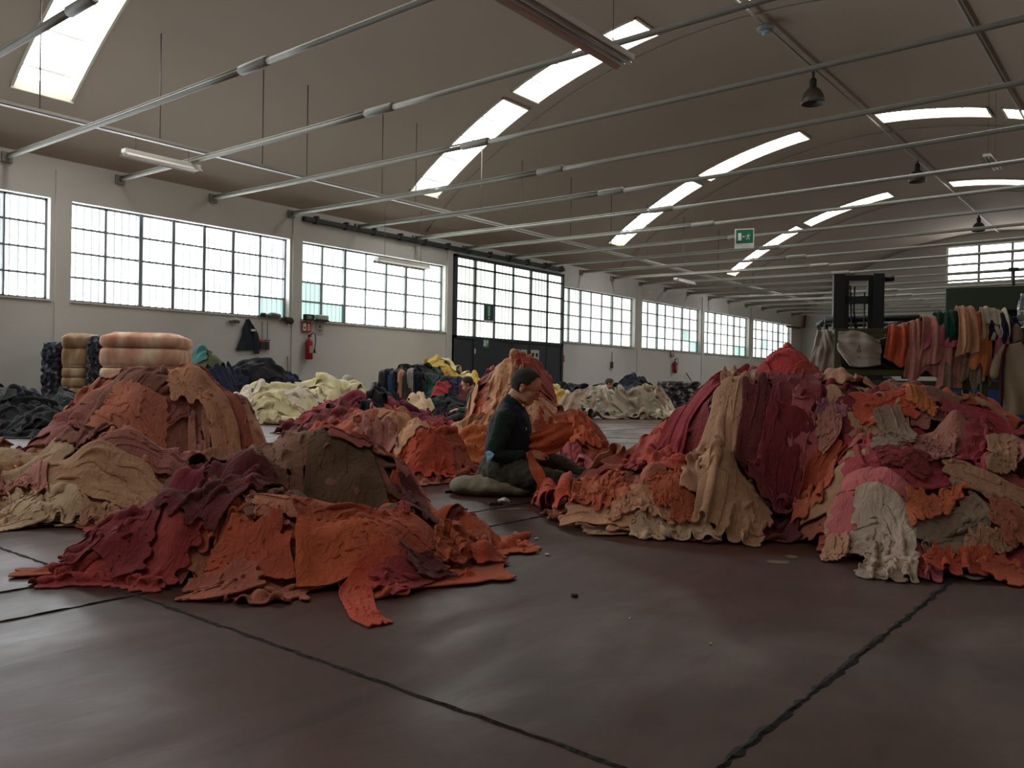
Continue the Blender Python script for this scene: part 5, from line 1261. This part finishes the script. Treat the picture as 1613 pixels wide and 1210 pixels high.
bale('bale', 232, 13.0, 1.12, .9, 1.37, [.30, .32, .20, .20, .36, .22], BPINK, 'pink and cream padded bale bound with straps, largest of the bales', .12)
bale('bale', 132, 13.5, .40, .8, 1.37, [.34, .30, .18, .18, .36, .22], BTAN, 'narrow tan padded bale bound with straps, left of the pink one', .1, .05)
bale('bale', 96, 13.6, .30, .8, 1.27, [], BRAG, 'bale of dark rags at the far left of the strapped bales', .1, rags=True)
bale('bale', 162, 13.4, .20, .8, 1.37, [], BRAG, 'bale of dark rags squeezed between the tan and pink bales', .1, rags=True)
# upright stack of pressed strips (flat block in the middle distance)
cols_ = ['charcoal', 'black', 'denim blue', 'black', 'old pink', 'charcoal', 'light grey', 'navy', 'black', 'maroon', 'charcoal', 'light grey']
for i in range(9):
    px = 601 + i * 7.5; c = at(px, 17.05); hgt = .93 + .03 * math.sin(i * 2.3)
    o = ribbon('pressed_garment', [tuple(c + Vector((0, 0, .02))), tuple(c + FWD * .0 + Vector((0, 0, hgt * .5))), tuple(c + Vector((0, 0, hgt))), tuple(c + FWD * .5 + Vector((0, 0, hgt + .03)))], [.14, .13, .12, .14], tuple(RGT), fabric(cols_[i]), amp=.02, folds=1.3, nu=10, nv=26, seed=i, loc=tuple(c), sub=0, thick=.02)
    tag(o, '%s garment pressed upright, %s from the left in the front of the flat block' % (cols_[i], ['first', 'second', 'third', 'fourth', 'fifth', 'sixth', 'seventh', 'eighth', 'ninth'][i]), 'garment', 'garments pressed into the flat block')
c = at(592, 17.0); b_ = MB(); ell(b_, (0, 0, .35), (.12, .15, .38)); ell(b_, (.05, 0, .15), (.2, .2, .2)); tag(merge_skin(b_.build('rubbish_sack', mat('black_plastic_sack', srgb(20, 20, 22), .35, bump=.5, bscale=20), None, tuple(c)), .02, 2, .06, .1), 'black plastic sack leaning at the left of the flat block', 'sack')
c = at(1062, 21.0)
bale('bale', 1068, 21.2, 1.0, .7, .82, [], blotch('white_rag_mix', srgb(20, 22, 26), srgb(40, 40, 42), srgb(150, 144, 136), 8), 'low bale of black and white rags beyond the big right heap', 0, rags=True)

# ------------------------------------------------------------------ forklift
M_FORK = mat('forklift_black', srgb(30, 31, 33), .5, .2, var=.2, vscale=6)
c = at(1349, 13.6); r = empty('forklift', c, YAW - .25, 'forklift truck with a tall black mast behind the olive rack', 'forklift')
for s in (-1, 1):
    MB().box((s * .30 - .085, -.10, .08), (s * .30 + .085, .10, 2.60)).build('mast_rail', M_FORK, r)
    MB().box((s * .19 - .045, -.06, .15), (s * .19 + .045, .06, 2.50)).build('inner_rail', M_FORK, r)
    MB().tube([(s * .10, 0, .3), (s * .10, 0, 2.3)], .012, 6).build('lift_chain', M_FORK, r)
    MB().box((s * .22 - .05, -1.05, .06), (s * .22 + .05, -.1, .10)).build('fork', M_FORK, r)
for z0_, z1_ in ((2.50, 2.58), (2.12, 2.24), (.3, .45)): MB().box((-.36, -.06, z0_), (.36, .06, z1_)).build('crossbar', M_FORK, r)
MB().tube([(-.05, 0, 2.4), (-.06, .02, 2.0), (.0, .05, 1.7), (-.03, .05, 1.2)], .014, 6).tube([(-.12, 0, 2.42), (-.10, .03, 1.95), (-.02, .05, 1.7), (-.08, .05, 1.1)], .014, 6).build('hydraulic_hose', M_FORK, r)
MB().tube([(.36, 0, 2.52), (.54, -.02, 2.53)], .05, 8).build('work_lamp', M_FORK, r)
bevel(MB().box((-.45, .25, .25), (.60, 1.2, .95)).build('chassis', mat('forklift_body', srgb(44, 46, 44), .5), r), .05); bevel(MB().box((-.45, 1.2, .25), (.60, 1.9, 1.15)).build('counterweight', M_FORK, r), .12, 4)
for x, y in ((-.5, .35), (.55, .35), (-.45, 1.6), (.5, 1.6)):
    w_ = MB().lathe([(0, -.1), (.18, -.1), (.28, -.08), (.3, -.04), (.3, .04), (.28, .08), (.18, .1), (0, .1)], n=24, M=Matrix.Translation((x, y, .3)) @ Matrix.Rotation(PI / 2, 4, 'Y')).build('wheel', mat('tyre', srgb(24, 24, 24), .9), r)
    MB().lathe([(0, -.11), (.12, -.105), (.14, -.1), (.14, .1), (.12, .105), (0, .11)], n=16, M=Matrix.Translation((x, y, .3)) @ Matrix.Rotation(PI / 2, 4, 'Y')).build('hub', M_FORK, w_)
MB().tube([(-.45, .2, .9), (-.47, .15, 1.80)], .04, 6).tube([(.75, .2, .9), (.85, .15, 1.86)], .04, 6).tube([(-.40, 1.8, 1.1), (-.42, 1.7, 1.88)], .04, 6).tube([(.7, 1.8, 1.1), (.75, 1.7, 1.88)], .04, 6)\
    .tube([(-.50, .10, 1.86), (.95, .10, 1.90)], .055, 6).tube([(-.47, .15, 1.86), (-.44, 1.75, 1.9)], .04, 6).tube([(.88, .15, 1.9), (.78, 1.75, 1.9)], .04, 6).tube([(-.44, 1.75, 1.9), (.78, 1.75, 1.9)], .04, 6).tube([(-.45, .7, 1.6), (.85, .7, 1.6)], .02, 6).build('overhead_guard', M_FORK, r)
MB().box((-.15, .9, .95), (.25, 1.3, 1.05)).box((-.15, 1.25, 1.0), (.25, 1.35, 1.45)).build('seat', M_FORK, r)

# ------------------------------------------------------------------ olive rack
M_OLIVE = mat('olive_steel', srgb(76, 76, 44), .6, .1, var=.15, vscale=5)
A = at(1318, 8.75); B_ = at(1550, 8.35); ux = (B_ - A); RL = ux.length; ux.normalize(); uy = Vector((-ux.y, ux.x, 0)); ra = math.atan2(ux.y, ux.x)
rk = empty('steel_rack', A, ra, 'olive green steel frame rack loaded with black sheeting, draped clothes on top', 'rack')
ZT = 1.365
for (x, y, n_) in ((0, 0, 'post'), (RL, 0, 'post'), (0, .8, 'post'), (RL, .8, 'post'), (RL + .95, 0, 'post')): MB().box((x - .03, y - .03, 0), (x + .03, y + .03, ZT)).build(n_, M_OLIVE, rk)
for z, hh in ((ZT - .05, .05), (.88, .055), (.745, .08)):
    for y in (0, .8): MB().box((-.03, y - .031, z), (RL + (.95 if z < .8 or z > 1 else 0), y + .031, z + hh)).build('beam', M_OLIVE, rk)
for x in (0, RL): MB().box((x - .025, 0, ZT - .05), (x + .025, .8, ZT)).box((x - .025, 0, .75), (x + .025, .8, .80)).build('end_beam', M_OLIVE, rk)
def rp(x, y, z): return A + ux * x + uy * y + Vector((0, 0, z))
SHEET = mat('black_sheeting', srgb(22, 22, 24), .32, bump=.4, bscale=12)
o = ribbon('black_sheeting', [rp(.02, .02, 1.30), rp(.12, .05, 1.24), rp(.35, .06, 1.13), rp(.75, .06, 1.09), rp(1.2, .06, 1.06), rp(RL - .05, .06, 1.08)], [.12, .16, .36, .38, .36, .32], (0, 0, 1), SHEET, amp=.025, folds=3.5, nu=30, nv=60, seed=21, loc=rp(.8, .06, 1.1)); tag(o, 'black plastic sheeting sagging across the front of the olive rack', 'sheeting')
b_ = MB().box((.05, .12, .94), (RL - .05, .72, 1.0)); o = b_.build('shelf_board', mat('dark_board', srgb(30, 30, 30), .8), None, A, ra); tag(o, 'dark board lying on the middle beams of the olive rack', 'board')
for i, (x, y, z, w, h, dx) in enumerate(((.20, -.05, .97, .40, .34, 0), (-.12, .2, .88, .30, .48, 0))):
    o = ribbon('white_sack', [rp(x - w * .5, y, z + h * .78), rp(x - w * .2, y - .02, z + h * .55), rp(x + w * .2, y - .03, z + h * .48), rp(x + w * .55, y, z + h * .40)] if i == 0 else [rp(x, y, z + h), rp(x + .02, y - .04, z + h * .6), rp(x - .02, y, z)],
               [.18, .36, .34, .24] if i == 0 else [.14, .26, .34], (0, 0, 1) if i == 0 else tuple(ux), mat('white_sack', srgb(168, 162, 150), .7, bump=.3, bscale=20), amp=.03, folds=2.4, nu=24, seed=30 + i, thick=.02, loc=rp(x, y, z))
    tag(o, ['white woven sack with small black print inside the left end of the olive rack', 'white sack hanging outside the left post of the olive rack'][i], 'sack')
    if i == 0:
        pr = MB().tube([(0.0 + .016 * math.cos(a), -.062, .16 + .016 * math.sin(a)) for a in np.linspace(0, 2 * PI, 13)], .004, 5).box((.0, -.064, .185), (.006, -.058, .215)).box((-.014, -.064, .198), (.02, -.058, .204)).box((-.012, -.064, .09), (.014, -.058, .097))
        q = pr.build('sack_print', INK, None); q.parent = o; q.rotation_euler = (0, 0, ra)
o = ribbon('white_sheet', [rp(.30, .4, 1.16), rp(.5, .4, 1.14), rp(.72, .38, 1.19)], [.12, .12, .05], (0, .2, 1), MATS['white_sack'], amp=.01, folds=1, nu=12, seed=40, loc=rp(.5, .4, 1.1)); tag(o, 'white sheet edge behind the black sheeting on the olive rack', 'sheet')
# clothes thrown over the top beam
HANG = [  # x along beam, width, front length, colour, rise over the beam, label
 (.62, .30, .34, 'burnt orange', .02, 'pleated rust skirt at the left end of the clothes on the rack'),
 (.84, .34, .50, 'dusty pink', .05, 'dusty pink top hanging beside the rust skirt'),
 (.92, .26, .40, 'old pink', .10, 'crumpled pale pink top bunched above the dusty pink one'),
 (.98, .30, .22, 'bright pink', .07, 'bright pink garment bunched on the top beam'),
 (1.03, .26, .14, 'bottle green', .15, 'dark green garment heaped highest at the left of the beige shirt'),
 (1.06, .20, .62, 'old pink', .03, 'pale pink knit trailing below the bright pink garment'),
 (1.02, .09, .78, 'grey beige', .0, 'narrow ribbed beige sleeve hanging lowest from the rack'),
 (1.20, .17, .30, 'peach', .20, 'beige shirt lying over the top of the hanging clothes'),
 (1.24, .24, .52, 'taupe', .05, 'taupe garment hanging behind the beige shirt'),
 (1.33, .16, .42, 'orange', .14, 'orange garment hanging in the middle of the rack clothes'),
 (1.30, .10, .62, 'grey beige', .0, 'grey beige leg hanging right of the ribbed sleeve'),
 (1.43, .26, .40, 'bright pink', .03, 'bright pink garment hanging under the dark one'),
 (1.45, .22, .12, 'ivory', .18, 'ivory garment bunched on top of the dark one'),
 (1.52, .30, .18, 'navy', .11, 'dark navy garment lying over the right end of the clothes'),
 (1.40, .08, .28, 'black', .08, 'narrow black sleeve falling from the dark navy garment'),
 (1.58, .22, .36, 'taupe', .02, 'taupe shirt hanging next to the right post of the rack'),
 (1.47, .10, .52, 'grey beige', .0, 'grey strip hanging between the taupe shirts')]
for i, (x, w, L, colr, up, lbl) in enumerate(HANG):
    fy = -.05 - .012 * (i % 4) - up * .3
    o = ribbon('hanging_garment', [rp(x, .16, ZT - .12), rp(x, .08, ZT + .01 + up), rp(x, -.01, ZT + .03 + up), rp(x, fy, ZT - .03 + up * .6), rp(x + .01, fy - .01, ZT - L * .5), rp(x - .01, fy, ZT - L)],
               [w * .9, w, w * .9, w, w * 1.12, w * 1.2], tuple(ux), fabric(colr), amp=.018 if w > .12 else .010, folds=max(2, w * 15), nu=30, nv=40, seed=50 + i, loc=rp(x, 0, ZT), edge=.18)
    tag(o, lbl, 'garment', 'clothes thrown over the rack')
# shirt on a hanger right of the rack
r = empty('cardigan', rp(RL + .37, -.12, 0), ra, 'beige cardigan with dark red trim hanging right of the olive rack', 'cardigan')
def grid_cloth(name, fn, nu, nv, mt, parent, thick=.012):
    vs = [fn(i / (nu - 1), j / (nv - 1)) for i in range(nu) for j in range(nv)]; fs = [(i*nv+j, (i+1)*nv+j, (i+1)*nv+j+1, i*nv+j+1) for i in range(nu-1) for j in range(nv-1)]
    o = mesh_obj(name, vs, fs, mt, parent, True); md = o.modifiers.new('t', 'SOLIDIFY'); md.thickness = thick; md.offset = 0; return o
MC = mat('beige_cardigan_knit', srgb(158, 140, 112), .95, bump=.4, bscale=140); MR = mat('dark_red_trim', srgb(74, 24, 28), .95)
fold = lambda u, v: .022 * math.sin(u * 14 + 1.5 * math.sin(v * 5)) * v + .05 * math.cos((u - .5) * PI)
def cbody(u, v):
    wtop = .21; x = (u - .5) * 2 * (wtop + .03 * v); neck = .05 * max(0, 1 - ((u - .5) / .16) ** 2) if v < .2 else 0
    z = 1.24 - .05 * abs(u - .5) * 2 * (1 - v) - v * .74; z -= .07 * max(0, 1 - ((u - .5) / .20) ** 2) * (1 - v) ** 6
    return (x, -fold(u, v), z)
grid_cloth('front', cbody, 36, 50, MC, r)
MB().tube([(cbody(.5 + .21 * math.cos(a), 0)[0], -.055 - .01, 1.245 - .085 * math.sin(a)) for a in np.linspace(0, PI, 14)], .009, 6).build('neck_trim', MR, r)
for s in (-1, 1):
    MB().tube([(s * .205, -.01, 1.20), (s * .24, -.015, 1.10), (s * .255, -.02, .95), (s * .25, -.02, .70), (s * .25, -.02, .52)], [.016, .02, .02, .018, .015], 6).build('side_trim', MR, r)
    sl = MB(); cap(sl, [(s * .22, .01, 1.17), (s * .28, .02, 1.02), (s * .30, .02, .90)], (.035, .055, .055)); merge_skin(sl.build('sleeve', MC, r), .012, 2, .02, .06)
MB().tube([(-.2, .0, 1.19), (0, .0, 1.27), (.2, .0, 1.19)], .006, 6).tube([(0, 0, 1.27), (0, .0, 1.34), (.03, .06, 1.35)], .004, 6).build('hanger', mat('black_plastic', srgb(28, 28, 28), .4), r)
for z in (1.0, .88, .76, .64): MB().lathe([(0, 0), (.009, 0), (.009, .004), (0, .005)], (0, 0, 0), 10, Matrix.Translation((.0, -.082, z)) @ Matrix.Rotation(PI / 2, 4, 'X')).build('button', WHT, r)
# bottle
r = empty('water_bottle', rp(RL + .33, .02, ZT), 0, 'clear plastic water bottle standing on the rack beam at the right edge', 'bottle')
PET = mat('clear_plastic', (.9, .95, .95), .08); PET.node_tree.nodes['Principled BSDF'].inputs['Transmission Weight'].default_value = .9
MB().lathe([(0, 0), (.038, 0), (.043, .01), (.043, .05), (.038, .06), (.043, .07), (.043, .13), (.036, .15), (.043, .17), (.043, .22), (.030, .27), (.014, .30), (.013, .32)], n=20).build('bottle_body', PET, r)
MB().lathe([(0, .345), (.015, .345), (.016, .32), (0, .32)], n=12).build('cap', WHT, r); MB().lathe([(.0437, .072), (.0437, .128)], n=20).build('label_wrap', mat('faded_label', srgb(150, 156, 156), .5), r)
# machine behind the rack
c = at(1600, 11.2); r = empty('baling_press', c, YAW - .48, 'large machine with green top box and orange and blue parts behind the rack', 'machine')
M_MG = mat('machine_green', srgb(50, 66, 46), .6, var=.1, vscale=3); M_MO = mat('machine_orange', srgb(156, 72, 34), .6); M_MB = mat('blue_tarpaulin', srgb(26, 62, 116), .55, bump=.5, bscale=8, var=.3, vscale=4)
bevel(MB().box((-.86, -.35, 1.80), (1.2, .35, 2.12)).build('top_box', M_MG, r), .01)
bevel(MB().box((-.45, -.25, 1.50), (.15, .25, 1.68)).build('orange_housing', M_MO, r), .02)
for lo_, hi_ in (((-.5, -.1, 1.68), (1.1, .3, 1.80)), ((-.95, .1, 1.40), (1.1, .3, 1.5))): MB().box(lo_, hi_).build('crossbar', mat('dark_machine_steel', srgb(34, 34, 34), .6), r)
bevel(MB().box((-.9, 0, 0), (1.1, .6, 1.40)).build('blue_body', M_MB, r), .05)
bevel(MB().box((-.1, -.15, 1.50), (1.0, .3, 1.66)).build('blue_cover', M_MB, r), .05)
for x in (-.8, 1.0): MB().box((x - .05, .25, 0), (x + .05, .35, 1.85)).build('upright', MATS['dark_machine_steel'], r)
MB().tube([(-.56, -.2, 1.62), (-.50, -.2, 2.02)], .012, 6).build('orange_rod', M_MO, r); MB().tube([(-.05, 0, 2.12), (-.05, 0, 2.36)], .02, 6).box((-.11, -.03, 2.36), (.01, .03, 2.40)).build('vent_pipe', M_MG, r)
o = ribbon('cord_bundle', [rp(RL - .12, -.06, ZT + .02), rp(RL + .05, -.06, ZT + .05), rp(RL + .16, -.06, ZT + .03)], [.1, .14, .06], tuple(uy), mat('grey_cord', srgb(52, 52, 48), .8), amp=.02, folds=4, nu=20, seed=77, loc=rp(RL, 0, ZT)); tag(o, 'tangled grey cord lying on the beam left of the bottle', 'cord')
o = ribbon('cord_tangle', [rp(RL - .02, -.06, ZT), rp(RL, -.08, ZT - .12), rp(RL + .02, -.06, ZT - .30)], [.12, .14, .08], tuple(ux), MATS['grey_cord'], amp=.02, folds=5, nu=24, seed=79, loc=rp(RL, 0, ZT - .1), thick=.01); tag(o, 'dark cords hanging over the right post of the rack', 'cord')

# paint patches and scraps on the floor
def floor_at(px, py): r_ = R_AX @ np.array([px - CX, py - CY, FOC]); t = -EYE / r_[2]; return Vector((r_[0] * t, r_[1] * t, 0))
for i, (px, py, w, l, lbl) in enumerate(((1224, 886, .10, .07, 'larger yellowish paint mark on the floor before the big right heap'), (1246, 877, .06, .06, 'smaller yellowish paint mark beside the larger one'), (808, 802, .20, .035, 'yellow paint streak on the floor in front of the cushion'))):
    c = floor_at(px, py); vs = [(0, 0, .0015)]; n = 22
    for k in range(n): a = 2 * PI * k / n; q = .6 + .5 * random.random(); vs.append((math.cos(a) * w * .6 * q, math.sin(a) * l * .6 * q, .0012))
    o = mesh_obj('paint_mark', vs, [(0, k + 1, (k + 1) % n + 1) for k in range(n)], M_JPALE, None, False, c, YAW + .4); tag(o, lbl, 'paint mark')
for i, (px, py, s, mt) in enumerate(((905, 940, .016, INK), (845, 850, .012, WHT), (748, 856, .012, mat('crumb', srgb(120, 90, 60), .9)), (812, 840, .010, WHT), (992, 975, .006, WHT), (862, 875, .012, WHT), (1120, 1015, .006, WHT), (735, 803, .012, INK), (668, 790, .014, INK))):
    b_ = MB(); ell(b_, (0, 0, s * .35), (s, s * .6, s * .4), n=8); o = b_.build('floor_scrap', mt, None, floor_at(px, py), i * 1.3)
    tag(o, ['dark crumb on bare floor in front of the cushion, alone', 'white speck on the floor left of the burnt orange foot', 'brown crumb right of the orange bundle at the front', 'white speck nearer the orange bundle of the front heap', 'tiny white speck in the middle of the bare floor', 'white speck below the peach foot of the big heap', 'tiny white speck nearest the bottom edge', 'dark crumb between the pen and the front heap', 'dark crumb beside the taupe cloth edge'][i], 'debris')
# ------------------------------------------------------------------ labels for the garments in the heaps
def article(c): return ('an ' if c[0] in 'aeiou' else 'a ') + c
ORD = ['leftmost', 'second from the left', 'third from the left', 'fourth from the left', 'fifth from the left', 'sixth from the left', 'seventh from the left', 'eighth from the left', 'ninth from the left', 'tenth from the left', 'eleventh from the left', 'twelfth from the left']
spans = {}
for g in GARMENTS:
    s = spans.setdefault(g['heap'], [1e9, -1e9, 1e9, -1e9]); x, y = g['px']; s[0] = min(s[0], x); s[1] = max(s[1], x); s[2] = min(s[2], y); s[3] = max(s[3], y)
buckets = {}
for g in GARMENTS:
    if 'label' in g['o'].keys(): continue
    x0, x1, y0, y1 = spans[g['heap']]; x, y = g['px']; f = (y - y0) / max(1, y1 - y0)
    vert = ['on top of', 'high on', 'midway up', 'low on', 'at the foot of'][min(4, int(f * 5))]
    buckets.setdefault((g['heap'], g['it']['col'], NAME_WORD[g['it']['kind']], vert), []).append(g)
NEAR = ('tall pink heap', 'front rust heap', 'small orange heap', 'peach heap', 'big right heap', 'coral heap')
for (hp, colr, kd, vert), gs in buckets.items():
    gs.sort(key=lambda g: g['px'][0])
    for i, g in enumerate(gs):
        word = 'garment' if kd == 'crumpled_garment' else kd.replace('_', ' ')
        base = '%s %s %s the %s' % (colr, word, vert, hp)
        if len(gs) > 1: base = '%s, %s' % (base, 'rightmost' if i == len(gs) - 1 else ORD[min(i, 11)])
        g['o']['label'] = base
for g in GARMENTS:
    g['o']['group'] = 'garments in the ' + g['heap']
    if g['heap'] not in NEAR and g['o'].name.startswith('crumpled_garment'): g['o'].name = 'heaped_garment'
